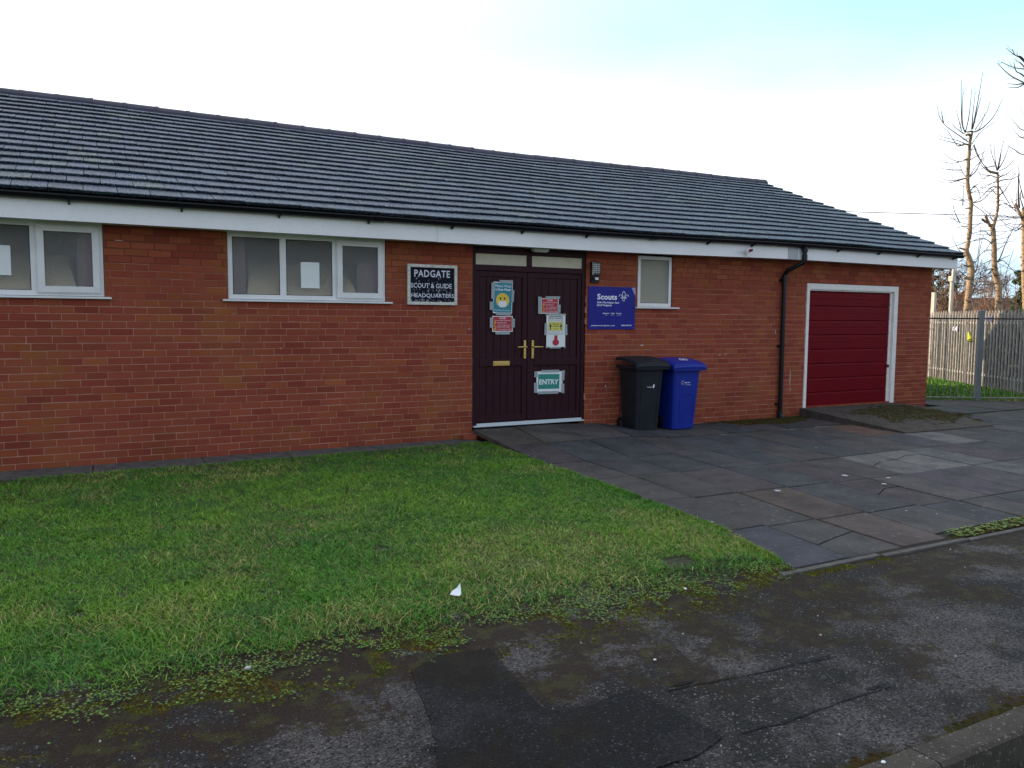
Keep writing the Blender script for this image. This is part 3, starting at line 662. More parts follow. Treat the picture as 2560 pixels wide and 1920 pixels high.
# mortar bed: tone by height (upper courses were pointed in a darker, redder mortar)
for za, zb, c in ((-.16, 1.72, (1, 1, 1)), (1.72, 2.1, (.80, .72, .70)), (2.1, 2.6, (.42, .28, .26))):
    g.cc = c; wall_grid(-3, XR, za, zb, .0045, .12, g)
g.cc = (1, 1, 1)
# side, rear and far-left walls in plain brick boxes
g.cm = 1; g.cc = (.95, .95, .95)
g.poly([(XR, .0, -.16), (XR, DEP, -.16), (XR, DEP, 2.6), (XR, DEP/2, 4.55), (XR, 0, 2.6)])
g.poly([(XL, DEP, -.16), (XR, DEP, -.16), (XR, DEP, 2.6), (XL, DEP, 2.6)]); g.poly([(XL, .0, -.16), (-3, .0, -.16), (-3, .0, 2.6), (XL, .0, 2.6)]); g.poly([(XL, 0, -.16), (XL, DEP, -.16), (XL, DEP, 2.6), (XL, DEP/2, 4.55), (XL, 0, 2.6)])
g.cm = 1
for k in range(-2, 34):
    z0, z1 = k*.075+.0042, (k+1)*.075-.0042
    off = .0 if k % 2 else .1125
    if k in (5, 11): off += .06
    x = -3.0+off-.225; 
    while x < XR:
        L = .225
        if q.random() < .05: L = .2
        a, b = x+.0042, x+L-.0042; x += L
        segs = [(max(a, -3.0), min(b, XR))]
        for o in OPEN:
            if o[2] < (z0+z1)/2 < o[3]:
                ns = []
                for s0, s1 in segs:
                    if s1 <= o[0] or s0 >= o[1]: ns.append((s0, s1)); continue
                    if s0 < o[0]: ns.append((s0, o[0]))
                    if s1 > o[1]: ns.append((o[1], s1))
                segs = ns
        for s0, s1 in segs:
            if s1-s0 < .02: continue
            if .10 < (z0+z1)/2 < 2.3 and 6.747 <= s0 < 6.75: s0 = 6.747
            t = q.normal(1, .045); hue = q.random(); c = np.array([t, t, t])
            if hue < .25: c *= (.90, .80, .90)
            elif hue < .42: c *= (1.02, 1.14, .92)
            elif hue < .47: c *= (.86, .84, .90)
            if (z0 > 2.14 and hue > .55) or q.random() < .03: c *= (1.12, 1.22, 1.15)
            dmp = max(0, 1-z0/.42)*(.6+.8*(noise.noise(Vector((s0*1.3, z0*2, 9)))+.3)); c *= (1-.14*dmp, 1-.10*dmp, 1-.16*dmp)
            g.cc = tuple(np.clip(c, .3, 1.7)); dz = q.normal()*.0012; dy = q.normal()*.0009; e = .0022
            f = q.normal(size=4)*.0010
            # front face with a slightly eased arris
            yb = .03; yf = dy-.0002; zb, zt = z0+dz, z1+dz
            P = [(s0, yb, zb), (s1, yb, zb), (s1, yb, zt), (s0, yb, zt), (s0, yf+e, zb+f[0]), (s1, yf+e, zb+f[1]), (s1, yf+e, zt+f[2]), (s0, yf+e, zt+f[3]),
                 (s0+e, yf, zb+f[0]+e), (s1-e, yf, zb+f[1]+e), (s1-e, yf, zt+f[2]-e), (s0+e, yf, zt+f[3]-e)]
            g.add(P, [(0, 1, 5, 4), (1, 2, 6, 5), (2, 3, 7, 6), (3, 0, 4, 7), (4, 5, 9, 8), (5, 6, 10, 9), (6, 7, 11, 10), (7, 4, 8, 11), (8, 9, 10, 11)])
# small light chips and streaks of paint on the brickwork
g.cm = 2; g.cc = (1, 1, 1)
for x, z, rx, rz in ((7.10, .62, .012, .018), (7.44, .36, .018, .010), (7.31, .30, .008, .008), (7.62, .47, .012, .006), (9.2, 1.03, .03, .008), (9.32, 1.04, .02, .008), (10.72, .62, .008, .13), (10.73, .45, .010, .04), (10.36, 1.38, .007, .045), (2.12, 1.59, .006, .006), (2.62, 1.2, .01, .008), (1.0, 2.33, .05, .004), (7.72, 1.19, .03, .012), (4.98, 1.42, .012, .01)):
    n_ = 9; g.poly([(x+rx*math.cos(a)*(.7+.5*q.random()), -.0032, z+rz*math.sin(a)*(.7+.5*q.random())) for a in np.linspace(0, 2*math.pi, n_+1)[:-1]])
g.build('wall', [M['mortar'], M['brick'], M['stone']], hall)
# interior behind the windows (plaster room)
g = MB(); g.poly([(XL, 2.2, -.1), (XR, 2.2, -.1), (XR, 2.2, 2.9), (XL, 2.2, 2.9)]); g.poly([(XL, .13, 2.62), (XR, .13, 2.62), (XR, 2.2, 2.62), (XL, 2.2, 2.62)]); g.poly([(XL, .13, .8), (XR, .13, .8), (XR, 2.2, .8), (XL, 2.2, .8)])
g.build('interior', M['room'], hall)
# ---- roof
YE, ZE, SL = -.33, 2.738, .4045; ca, sa = math.cos(math.atan(SL)), math.sin(math.atan(SL)); SLEN = (4.574-YE)/ca
def sag(x, s):
    t = s/SLEN; e = .032*smooth(6.6, 10.6, x)+.006*math.sin(x*1.3); r = np.interp(x, [-3, 0, 3.6, 8.2, 11, 14.6], [.02, .025, .0, -.035, .0, .03]); wv = .010*noise.noise(Vector((x*.55, s*.9, 4)))
    return e*(1-t)+r*t+wv
def RP(x, s, n=0.0): return (x, YE+s*ca-n*sa, ZE+s*sa+n*ca+sag(x, s))
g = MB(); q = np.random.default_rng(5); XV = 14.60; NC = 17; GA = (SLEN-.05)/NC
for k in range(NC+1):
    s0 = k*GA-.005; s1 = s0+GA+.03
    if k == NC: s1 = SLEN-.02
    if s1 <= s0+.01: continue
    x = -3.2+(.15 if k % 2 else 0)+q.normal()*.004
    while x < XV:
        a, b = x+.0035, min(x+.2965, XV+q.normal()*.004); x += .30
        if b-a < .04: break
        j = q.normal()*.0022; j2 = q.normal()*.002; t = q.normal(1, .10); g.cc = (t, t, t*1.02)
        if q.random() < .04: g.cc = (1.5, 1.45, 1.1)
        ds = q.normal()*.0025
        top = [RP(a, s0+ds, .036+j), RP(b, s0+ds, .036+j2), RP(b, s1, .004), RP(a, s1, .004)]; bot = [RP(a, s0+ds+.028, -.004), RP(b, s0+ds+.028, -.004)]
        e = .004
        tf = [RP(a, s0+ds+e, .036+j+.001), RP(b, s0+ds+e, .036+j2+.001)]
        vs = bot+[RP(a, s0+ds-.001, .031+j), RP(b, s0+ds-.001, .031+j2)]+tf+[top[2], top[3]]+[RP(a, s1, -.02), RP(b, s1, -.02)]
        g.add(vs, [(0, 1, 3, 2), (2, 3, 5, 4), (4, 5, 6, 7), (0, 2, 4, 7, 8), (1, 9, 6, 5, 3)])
    # far-left continuation as whole courses
    g.cc = (1, 1, 1); A, B = XL-.3, -3.2
    g.add([RP(A, s0, 0), RP(B, s0, 0), RP(B, s0, .03), RP(A, s0, .03), RP(B, s1, .004), RP(A, s1, .004)], [(0, 1, 2, 3), (3, 2, 4, 5)])
# rear slope and underlay
g.cc = (1, 1, 1)
g.poly([(XL-.3, 4.574, 4.72), (XV, 4.574, 4.72), (XV, 9.48, 2.76), (XL-.3, 9.48, 2.76)])
g.poly([(XL-.3, -.25, 2.70), (XV-.01, -.25, 2.70), (XV-.01, 4.574, 4.60), (XL-.3, 4.574, 4.60)])
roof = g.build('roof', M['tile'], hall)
g = MB(); x = -5.0
while x < XV-.02:
    L = min(.45, XV+.02-x); t = q.normal(1, .1); g.cc = (t, t, t); dz = sag(x+.2, SLEN)+q.normal()*.0016
    n_ = 8; rad = .125
    for (a, b, rr) in ((x+.004, x+L-.05, rad), (x+L-.05, x+L+.002, rad+.006)):
        ring = lambda X: [(X, 4.574+rr*1.15*math.cos(th), 4.672+dz+rr*.98*math.sin(th)) for th in np.linspace(math.pi*1.03, -.03*math.pi, n_)]
        ra, rb = ring(a), ring(b); g.add(ra+rb, [(i, i+1, n_+i+1, n_+i) for i in range(n_-1)]+[tuple(range(n_))[::-1], tuple(range(n_, 2*n_))])
    x += L
g.build('ridge_tiles', M['ridge'], roof)
g = MB()
for k in range(NC):  # verge closure under the tile ends
    s0 = k*GA; g.hexa([RP(XV-.05, s0, -.05), RP(XV+.005, s0, -.05), RP(XV+.005, s0+GA, -.05), RP(XV-.05, s0+GA, -.05), RP(XV-.05, s0, .012), RP(XV+.005, s0, .012), RP(XV+.005, s0+GA, .0), RP(XV-.05, s0+GA, .0)])
g.build('verge_strip', M['ridge'], roof)
# fascia, soffit
def fz(x): return .040*smooth(6.6, 10.8, x)
def run(x0, x1, y0, y1, z0, z1, mb, step=.6):
    n_ = max(1, int((x1-x0)/step)); xs = np.linspace(x0, x1, n_+1)
    for a, b in zip(xs[:-1], xs[1:]):
        mb.hexa([(a, y0, z0+fz(a)), (b, y0, z0+fz(b)), (b, y1, z0+fz(b)), (a, y1, z0+fz(a)), (a, y0, z1+fz(a)), (b, y0, z1+fz(b)), (b, y1, z1+fz(b)), (a, y1, z1+fz(a))])
g = MB(); run(XL, 4.430, -.27, -.25, 2.474, 2.72, g, 2); run(4.436, 9.41, -.27, -.25, 2.472, 2.72, g); run(9.415, 14.49, -.27, -.25, 2.474, 2.72, g)
g.hexa([(14.49, -.272, 2.512), (14.515, -.272, 2.512), (14.515, .0, 2.512), (14.49, .0, 2.512), (14.49, -.272, 2.76), (14.515, -.272, 2.76), (14.515, .0, 2.86), (14.49, .0, 2.86)])
g.hexa([(14.49, .0, 2.62), (14.515, .0, 2.62), (14.515, 4.57, 4.45), (14.49, 4.57, 4.45), (14.49, .0, 2.86), (14.515, .0, 2.86), (14.515, 4.57, 4.68), (14.49, 4.57, 4.68)])
fas = g.build('fascia', M['fascia'], hall)
g = MB(); run(4.425, 4.441, -.274, -.2705, 2.470, 2.69, g); g.build('joint_trim', M['pvc'], fas); g = MB(); run(9.405, 9.42, -.276, -.2705, 2.466, 2.58, g); g.build('joint_trim', M['pvc'], fas)
g = MB(); run(10.29, 10.50, -.275, -.2705, 2.472, 2.66, g); tag(g.build('filler_piece', mat('grey_filler', (.45, .46, .50), rough=.5), fas), 'grey filler piece beside the downpipe')
g = MB(); run(XL, 14.49, -.25, .02, 2.484, 2.494, g, 2); g.box(14.22, 14.49, .02, 4.5, 2.52, 2.53); g.build('soffit', M['frame_top'], hall)
# gutter
g = MB(); gy, gr = -.322, .052; n_ = 9
def gut(x0, x1, r_, mb, lip=True):
    xs = np.linspace(x0, x1, max(2, int((x1-x0)/.8)+1)); th = np.linspace(math.pi, 2*math.pi, n_)
    prof = [(gy+r_*math.cos(t), r_*math.sin(t)) for t in th]
    prof = [(gy-r_-.004, .004), (gy-r_-.004, -.008)]+prof[1:]
    inner = [(gy+(r_-.004)*math.cos(t), (r_-.004)*math.sin(t)) for t in th][::-1]
    pr = prof+inner+[(gy-r_+.004, .004)]; k = len(pr); vs = []
    for X in xs: vs += [(X, y, 2.712+fz(X)*.9+z) for y, z in pr]
    fs = [(i*k+j, (i+1)*k+j, (i+1)*k+(j+1) % k, i*k+(j+1) % k) for i in range(len(xs)-1) for j in range(k)]
    mb.add(vs, fs+[tuple(range(k)), tuple((len(xs)-1)*k+j for j in range(k))[::-1]])
gut(XL, 14.57, gr, g)
zc = 2.712+fz(14.5)*.9; g.poly([(14.575, gy+gr*math.cos(t), zc+gr*math.sin(t)) for t in np.linspace(math.pi, 2*math.pi, 9)])
gutter = g.build('gutter', M['black'], hall, smooth_=False)
BX = [-.43, .573, 1.585, 2.569, 3.574, 4.617, 5.584, 6.558, 8.652, 9.52, 11.392, 12.368, 13.385, 14.375]
for bx in BX:
    g = MB(); z = 2.712+fz(bx)*.9
    for r_ in (gr+.006,):
        th = np.linspace(math.pi*.97, 2.0*math.pi, 10); o = [(gy+r_*math.cos(t), z+r_*math.sin(t)) for t in th]; i_ = [(gy+(r_-.006)*math.cos(t), z+(r_-.006)*math.sin(t)) for t in th]
        for a in range(9): g.hexa([(bx-.014, *o[a]), (bx+.014, *o[a]), (bx+.014, *o[a+1]), (bx-.014, *o[a+1]), (bx-.014, *i_[a]), (bx+.014, *i_[a]), (bx+.014, *i_[a+1]), (bx-.014, *i_[a+1])])
    g.prism([(bx-.010, -.272, z-.02), (bx-.010, -.272, z-.085), (bx-.010, -.29, z-.080), (bx-.010, gy-.02, z-gr-.006), (bx-.010, gy, z-gr+.0)], (.020, 0, 0))
    g.build('gutter_bracket', M['black'], gutter)
for ux in (7.648, 1.7+1.98):
    g = MB(); gut(ux-.055, ux+.055, gr+.007, g); g.box(ux-.018, ux+.018, gy-gr-.013, gy-gr-.0115+.001, 2.712+fz(ux)*.9-.004, 2.712+fz(ux)*.9+.008); g.build('gutter_union', M['black'], gutter)
# downpipe
g = MB(); px_ = 10.60; zo = 2.712+fz(10.6)*.9-gr
gut(px_-.09, px_+.09, gr+.008, g); g.cyl((px_, gy, zo-.07), (0, 0, 1), .045, .075, 16)
g.tube([(px_, gy, zo), (px_, gy, 2.53), (px_-.005, gy+.01, 2.47), (px_-.12, -.10, 2.35), (10.475, -.052, 2.29), (10.47, -.05, 2.2), (10.47, -.05, -.0)], .034, 14)
g.cyl((px_, gy, 2.50), (0, 0, 1), .041, .09, 14); g.cyl((10.47, -.05, 2.17), (0, 0, 1), .042, .10, 14)
g.tube([(10.47, -.05, .12), (10.47, -.052, .06), (10.475, -.075, .0)], [.040, .042, .044], 14)
dpipe = g.build('downpipe', M['black'], hall, smooth_=False)
for z in (2.20, 1.15, .22):
    g = MB(); g.cyl((10.47, -.05, z-.018), (0, 0, 1), .040, .036, 14); g.box(10.395, 10.545, -.012, -.001, z-.015, z+.015); g.build('pipe_clip', M['black'], dpipe)
# ---- windows
def frame_rect(mb, x0, x1, z0, z1, t, y0, y1, tb=None):
    """mitred rectangular frame of section t"""
    tb = tb or t
    o = [(x0, z0), (x1, z0), (x1, z1), (x0, z1)]; i_ = [(x0+t, z0+tb), (x1-t, z0+tb), (x1-t, z1-t), (x0+t, z1-t)]
    for a in range(4):
        b = (a+1) % 4; P = [o[a], o[b], i_[b], i_[a]]
        mb.hexa([(x, y0, z) for x, z in P]+[(x, y1, z) for x, z in P])
def window(name, x0, x1, z0, z1, panes, sash, label, sill, curt):
    g = MB(); Y0, Y1 = .012, .075; t = .052
    frame_rect(g, x0, x1, z0, z1, t, Y0, Y1)
    for a, b in zip(panes[:-1], panes[1:]): g.box(a[1], b[0], Y0+.001, Y1-.001, z0+t-.001, z1-t+.001)
    fr = g.build(name, M['pvc'], hall, bevel=.003); 
    if label: tag(fr, label)
    for k, (a, b) in enumerate(panes):
        za, zb = z0+t, z1-t
        if k in sash:
            g = MB(); frame_rect(g, a+.002-.030, b+.030-.002, za-.030, zb+.030, .070, Y0-.014, Y0-.002); frame_rect(g, a-.018, b+.018, za-.018, zb+.018, .062, Y0-.026, Y0-.0145); sa_ = g.build('window_sash', M['pvc'], fr, bevel=.003)
            a, b, za, zb = a+.03, b-.03, za+.03, zb-.03
            g = MB(); g.box(a-.02, b+.02, Y0-.008, Y0+.004, za-.02, zb+.02)
        else:
            g = MB(); g.box(a-.004, b+.004, Y0+.010, Y0+.018, za-.004, zb+.004)
        g.build('pane', M['glass'], fr)
        # dark glazing gasket
        g = MB(); frame_rect(g, a-.001, b+.001, za-.001, zb+.001, .006, (Y0-.0165 if k in sash else Y0+.004), (Y0-.008 if k in sash else Y0+.0095)); g.build('gasket', M['rubber'], fr)
    g = MB(); s0, s1 = sill; g.hexa([(s0, -.045, z0-.026), (s1, -.045, z0-.026), (s1, .06, z0-.020), (s0, .06, z0-.020), (s0, -.045, z0-.006), (s1, -.045, z0-.006), (s1, .06, z0-.001), (s0, .06, z0-.001)])
    g.box(s0-.004, s0, -.049, .02, z0-.03, z0-.004); g.box(s1, s1+.004, -.049, .02, z0-.03, z0-.004)
    g.build('window_sill', M['pvc'], fr, bevel=.003)
    for kind, a, b, za, zb, yy in curt:
        g = MB(); n_ = max(6, int((b-a)/.02)); 
        if kind == 'cream':      # added half curtain standing in for the lit room, leaned so its glow fades
            for j in range(8):
                t0, t1 = j/8, (j+1)/8; g.poly([(a+.10*t0, yy-.03+.55*t0**2, za+(zb-za+.10)*t0), (b-.10*t0, yy-.03+.55*t0**2, za+(zb-za+.10)*t0), (b-.10*t1, yy-.03+.55*t1**2, za+(zb-za+.10)*t1), (a+.10*t1, yy-.03+.55*t1**2, za+(zb-za+.10)*t1)])
            n_ = 0
        for i in range(n_):
            u0_, u1_ = a+(b-a)*i/n_, a+(b-a)*(i+1)/n_; f0, f1 = yy+.012*math.sin(u0_*70), yy+.012*math.sin(u1_*70)
            g.poly([(u0_, f0, za), (u1_, f1, za), (u1_, f1, zb), (u0_, f0, zb)])
        g.build('curtain' if kind == 'curtain' else 'blind_or_glow_sheet', M[kind], fr)
    return fr
window('window', -.975, .855, 1.752, 2.487, [(-.92, -.40), (-.34, .213), (.290, .80)], {2}, None, (-1.03, .915),
       [('curtain', .62, .80, 1.80, 2.45, .10), ('cream', -.34, .62, 1.78, 2.10, .10), ('curtain', -.98, -.8, 1.8, 2.45, .1)])
window('window', 2.067, 3.870, 1.752, 2.487, [(2.120, 2.628), (2.700, 3.228), (3.300, 3.818)], {2}, None, (2.008, 3.943),
       [('curtain', 2.08, 2.27, 1.80, 2.45, .10), ('cream', 2.27, 3.55, 1.78, 2.10, .10), ('curtain', 3.55, 3.86, 1.8, 2.2, .10)])
window('window', 7.634, 8.246, 1.745, 2.470, [(7.682, 8.198)], set(), 'small single-pane frosted window', (7.59, 8.356),
       [('beige', 7.66, 8.22, 1.77, 2.45, .055)])
# ---- entrance door
g = MB(); x0, x1, z0, z1 = 5.030, 6.745, .150, 2.480; Y0 = .016
g.box(x0, x0+.052, Y0, .09, z0, z1); g.box(x1-.052, x1, Y0, .09, z0, z1); g.box(x0+.052, x1-.052, Y0+.0005, .089, 2.388, z1); g.box(x0+.052, x1-.052, Y0+.0005, .089, 2.172, 2.248); g.box(5.828, 5.905, Y0+.001, .088, 2.248, 2.388)
door = g.build('entrance_door', M['door'], hall, bevel=.004); tag(door, 'dark aubergine panelled double door with glazed strip above')
for a, b in ((5.082, 5.828), (5.905, 6.693)):
    g = MB(); g.box(a-.003, b+.003, .030, .040, 2.245, 2.391); g.build('transom_pane', M['cream_panel'], door)
def leaf(a, b, side):
    g = MB(); za, zb = .205, 2.168; t = .062; yb, yf = .075, .030
    # stiles and rails
    pa, pb = (a+.055, b-.075) if side < 0 else (a+.075, b-.055)
    for X0, X1, Z0, Z1 in ((a, pa, za, zb), (pb, b, za, zb)): g.box(X0, X1, yf, yb, Z0, Z1)
    for Z0, Z1 in ((za, .285), (.930, 1.030), (2.098, zb)): g.box(pa, pb, yf+.0006, yb, Z0, Z1)
    g.box(pa+.005, pb-.005, yf-.007, yf+.0005, .938, 1.022)       # raised mid rail
    # planked panels: boards with V grooves
    for Z0, Z1 in ((.285, .930), (1.030, 2.098)):
        n_ = 6; wd = (pb-pa)/n_
        for i in range(n_):
            X0, X1 = pa+i*wd, pa+(i+1)*wd; v_ = .008
            g.add([(X0, yf+.022, Z0), (X0+v_, yf+.013, Z0), (X1-v_, yf+.013, Z0), (X1, yf+.022, Z0), (X0, yf+.022, Z1), (X0+v_, yf+.013, Z1), (X1-v_, yf+.013, Z1), (X1, yf+.022, Z1)], [(0, 1, 5, 4), (1, 2, 6, 5), (2, 3, 7, 6)])
    # sloping beads round panels
    return g.build('door_leaf', M['door'], door, bevel=.004)
leaf(5.086, 5.846, -1); leaf(5.876, 6.690, 1)
g = MB(); g.box(5.846, 5.880, .018, .05, .205, 2.168); g.build('meeting_stile', M['door'], door, bevel=.004)
g = MB(); g.box(5.040, 6.735, -.028, .10, .150, .168); g.box(5.09, 6.70, -.010, .02, .168, .196); g.build('threshold', M['alu'], door, bevel=.003)
g = MB()
g.box(5.332, 5.578, .010, .0295, .940, 1.003); g.build('letter_plate', M['brass'], door, bevel=.004)
g = MB(); g.box(5.348, 5.562, .004, .0098, .952, .991); g.build('letter_flap', M['brass'], door, bevel=.003)
for hx, d in ((5.806, -1), (5.926, 1)):
    g = MB(); g.box(hx-.017, hx+.017, .014, .0295, 1.030, 1.272); g.cyl((hx, .014, 1.185), (0, -1, 0), .012, .045, 12)
    g.tube([(hx, -.030, 1.185), (hx+d*.05, -.033, 1.186), (hx+d*.135, -.028, 1.184)], [.011, .010, .008], 10); g.cyl((hx, .0145, 1.075), (0, -1, 0), .009, .004, 12)
    g.build('door_handle', M['brass'], door, bevel=.002)
# ---- garage door
g = MB(); GX0, GX1, GZ0, GZ1 = 11.035, 13.306, .120, 2.170
g.box(GX0, GX0+.062, -.012, .09, GZ0, GZ1); g.box(GX1-.10, GX1, -.012, .09, GZ0, GZ1); g.box(GX0+.062, GX1-.10, -.0115, .09, GZ1-.095, GZ1)
g.box(GX1-.155, GX1-.10, .030, .09, GZ0, GZ1-.095); g.box(GX0+.062, GX1-.155, .012, .09, GZ1-.115, GZ1-.095)
gar = g.build('garage_door', M['gframe'], hall, bevel=.004); tag(gar, 'crimson up-and-over garage door in a peeling white frame')
g = MB(); a, b = GX0+.064, GX1-.157; n_ = 8; zt = GZ1-.118; zb = GZ0+.01; ph = (zt-zb)/n_
for i in range(n_):
    Z1 = zt-i*ph; Z0 = Z1-ph; zm = (Z0+Z1)/2
    # each ribbed section: bevel in at the top joint, small crease at mid height
    pr = [(.062, Z1), (.050, Z1-.012), (.044, Z1-.030), (.043, zm+.004), (.046, zm), (.043, zm-.004), (.042, Z0+.006), (.062, Z0+.002)]
    vs = [(a, y, z) for y, z in pr]+[(b, y, z) for y, z in pr]; k = len(pr); g.add(vs, [(j+1, j, k+j, k+j+1) for j in range(k-1)])
g.box(a, b, .0625, .08, zb, zt)
g.build('garage_panel', M['garage'], gar)
g = MB(); g.cyl((13.02, .042, 1.86), (0, -1, 0), .012, .03, 10); g.tube([(13.02, .012, 1.86), (13.12, .012, 1.865)], .007, 8); g.build('garage_handle', M['rust'], gar); g = MB(); g.box(13.13, 13.15, -.002, .03, .75, .80); g.build('side_catch', M['rust'], gar)

# ================================================================== SIGNS AND NOTICES
# black painted name board
sg = thing('name_board', 'weathered black wooden board with white capitals and a chipped white frame, on the brick wall', 'sign', (4.47, -.01, 1.97))
X0, X1, Z0, Z1 = 4.140, 4.800, 1.720, 2.215
g = MB(); g.box(X0+.03, X1-.03, -.020, -.004, Z0+.03, Z1-.03); g.build('board', M['sign_black'], sg)
g = MB(); frame_rect(g, X0, X1, Z0, Z1, .037, -.038, -.004); g.build('frame', M['sign_frame'], sg, bevel=.003)
g = MB(); y = -.0212
write(g, 'PADGATE', 4.232, 4.705, 2.060, 2.148, y, .016, 1.08); write(g, 'SCOUT & GUIDE', 4.186, 4.730, 1.927, 1.985, y, .012, 1.0); write(g, 'HEADQUARTERS', 4.190, 4.760, 1.802, 1.860, y, .012, 1.0)
for i in range(80):
    band = random.choice([(1.99, 2.06), (1.865, 1.925), (1.762, 1.80), (1.762, 1.80), (1.865, 1.925)]); z = random.uniform(*band); x = X0+.05+(X1-X0-.1)*random.random()**(1.0 if band[0] < 1.9 else 1.4); L = random.uniform(.006, .030)
    if z-L < 1.757: L = z-1.757
    g.stroke([(x, z), (x+random.uniform(-.006, .006), z-L*.5), (x+random.uniform(-.008, .008), z-L)], random.uniform(.0012, .005), y)
g.build('lettering', M['sign_white'], sg)
for x, z in ((4.157, 2.08), (4.157, 1.91), (4.47, 2.198), (4.77, 1.735), (4.785, 1.83), (4.157, 1.80), (4.785, 2.10), (4.157, 2.13)): g = MB(); g.disc(x, z, .0045, .0045, -.0388, 10); g.build('screw', M['black_ink'], sg)
# blue board
sg = thing('blue_signboard', 'square deep-blue signboard with white lettering and fleur-de-lis emblem, under the caged lamp', 'sign', (7.185, -.01, 1.715))
X0, X1, Z0, Z1 = 6.787, 7.580, 1.420, 2.012; W_, H_ = X1-X0, Z1-Z0
g = MB(); g.box(X0, X1, -.014, -.003, Z0, Z1); g.build('board', M['sign_blue'], sg, bevel=.002)
sx = lambda u_: X0+u_*W_; sz = lambda v_: Z1-v_*H_; y = -.0152
# photo crop coordinates: board spans 135..1505 by 205..1450
U = lambda px: (px-135)/1370; V = lambda py: (py-205)/1245
g = MB()
write(g, 'Scouts', sx(U(375)), sx(U(955)), sz(V(585)), sz(V(415)), y, .030)
write(g, '26th Warrington East', sx(U(372)), sx(U(1020)), sz(V(708)), sz(V(635)), y, .022)
write(g, '(2nd Padgate)', sx(U(372)), sx(U(795)), sz(V(786)), sz(V(716)), y, .022)
for s_, a, b in (('Beavers', 550, 735), ('Cubs', 780, 890), ('Scouts', 942, 1090)): write(g, s_, sx(U(a)), sx(U(b)), sz(V(1000)), sz(V(960)), y, .02)
for s_, a, b in (('6-8', 612, 665), ('8-10\u00bd', 785, 878), ('10\u00bd-14', 962, 1070)): write(g, s_, sx(U(a)), sx(U(b)), sz(V(1045)), sz(V(1025)), y, .01)
write(g, 'padgatescoutsandguides.org.uk', sx(U(215)), sx(U(900)), sz(V(1366)), sz(V(1318)), y, .014)
write(g, '00800 868 921', sx(U(1092)), sx(U(1410)), sz(V(1355)), sz(V(1315)), y, .02)
g.build('lettering', M['white_ink'], sg)
g = MB(); fx = lambda px, py: (sx(U(px)), sz(V(py)))
g.stroke([fx(*p) for p in ((1132, 495), (1118, 440), (1112, 400), (1122, 365), (1155, 325), (1190, 365), (1200, 400), (1194, 440), (1178, 495))], .010, y)
g.stroke([fx(*p) for p in ((1015, 475), (1022, 445), (1045, 425), (1070, 428), (1090, 455), (1108, 495))], .010, y); g.stroke([fx(*p) for p in ((1292, 475), (1285, 445), (1262, 425), (1238, 428), (1218, 455), (1200, 495))], .010, y)
g.stroke([fx(1068, 522), fx(1235, 522)], .011, y); g.stroke([fx(*p) for p in ((1132, 550), (1120, 580), (1128, 605), (1150, 617), (1172, 605), (1182, 580), (1170, 550))], .011, y)
g.build('emblem', M['white_ink'], sg)
g = MB(); g.poly([(sx(.915), y, sz(.005)), (sx(.998), y, sz(.005)), (sx(.998), y, sz(.19)), (sx(.975), y, sz(.16))]); g.cc = (.4, .4, .5); g.build('faded_corner', M['sign_lilac'], sg)
for u_, v_ in ((.03, .03), (.97, .05), (.03, .965), (.97, .965)): g = MB(); g.disc(sx(u_), sz(v_), .006, .006, y-.0006, 10); g.build('screw', M['steel'], sg)
# taped notices on the door
LY = .0235   # notice plane, just proud of the stiles and rails
def notice(label, x0, x1, z0, z1, tilt, tapes, draw, base='paper', y=None):
    y = LY if y is None else y
    cx, cz = (x0+x1)/2, (z0+z1)/2; th = R(tilt)
    def rot(mb):
        mb.v = [(cx+(a-cx)*math.cos(th)-(c-cz)*math.sin(th), b, cz+(a-cx)*math.sin(th)+(c-cz)*math.cos(th)) for a, b, c in mb.v]
    t = thing('taped_notice', label, 'notice', (cx, y, cz), 'notices taped to the entrance door')
    g = MB(); n_ = 8      # slightly cockled sheet
    for i in range(n_):
        a, b = x0+(x1-x0)*i/n_, x0+(x1-x0)*(i+1)/n_; g.hexa([(a, y-.0012, z0), (b, y-.0012, z0), (b, y, z0), (a, y, z0), (a, y-.0012, z1), (b, y-.0012, z1), (b, y, z1), (a, y, z1)])
    rot(g); g.build('sheet', M[base], t)
    for nm, m, mb in draw(y-.0014): rot(mb); mb.build(nm, M[m], t)
    for (a, b, c, d) in tapes:
        g = MB(); j = [random.uniform(-.005, .005) for _ in range(8)]
        g.hexa([(a+j[0], y-.0046, c+j[1]), (b+j[2], y-.0046, c+j[3]), (b+j[2], y-.003, c+j[3]), (a+j[0], y-.003, c+j[1]), (a+j[4], y-.0046, d+j[5]), (b+j[6], y-.0046, d+j[7]), (b+j[6], y-.003, d+j[7]), (a+j[4], y-.003, d+j[5])])
        for k in range(3):
            zz = c+(d-c)*random.random()
            if d-c > b-a: g.cc = (.8, .8, .8); g.box(a+.01, b-.01, y-.0056, y-.0046, zz, zz+.003)
        rot(g); g.build('tape_strip', M['tape'], t)
    return t
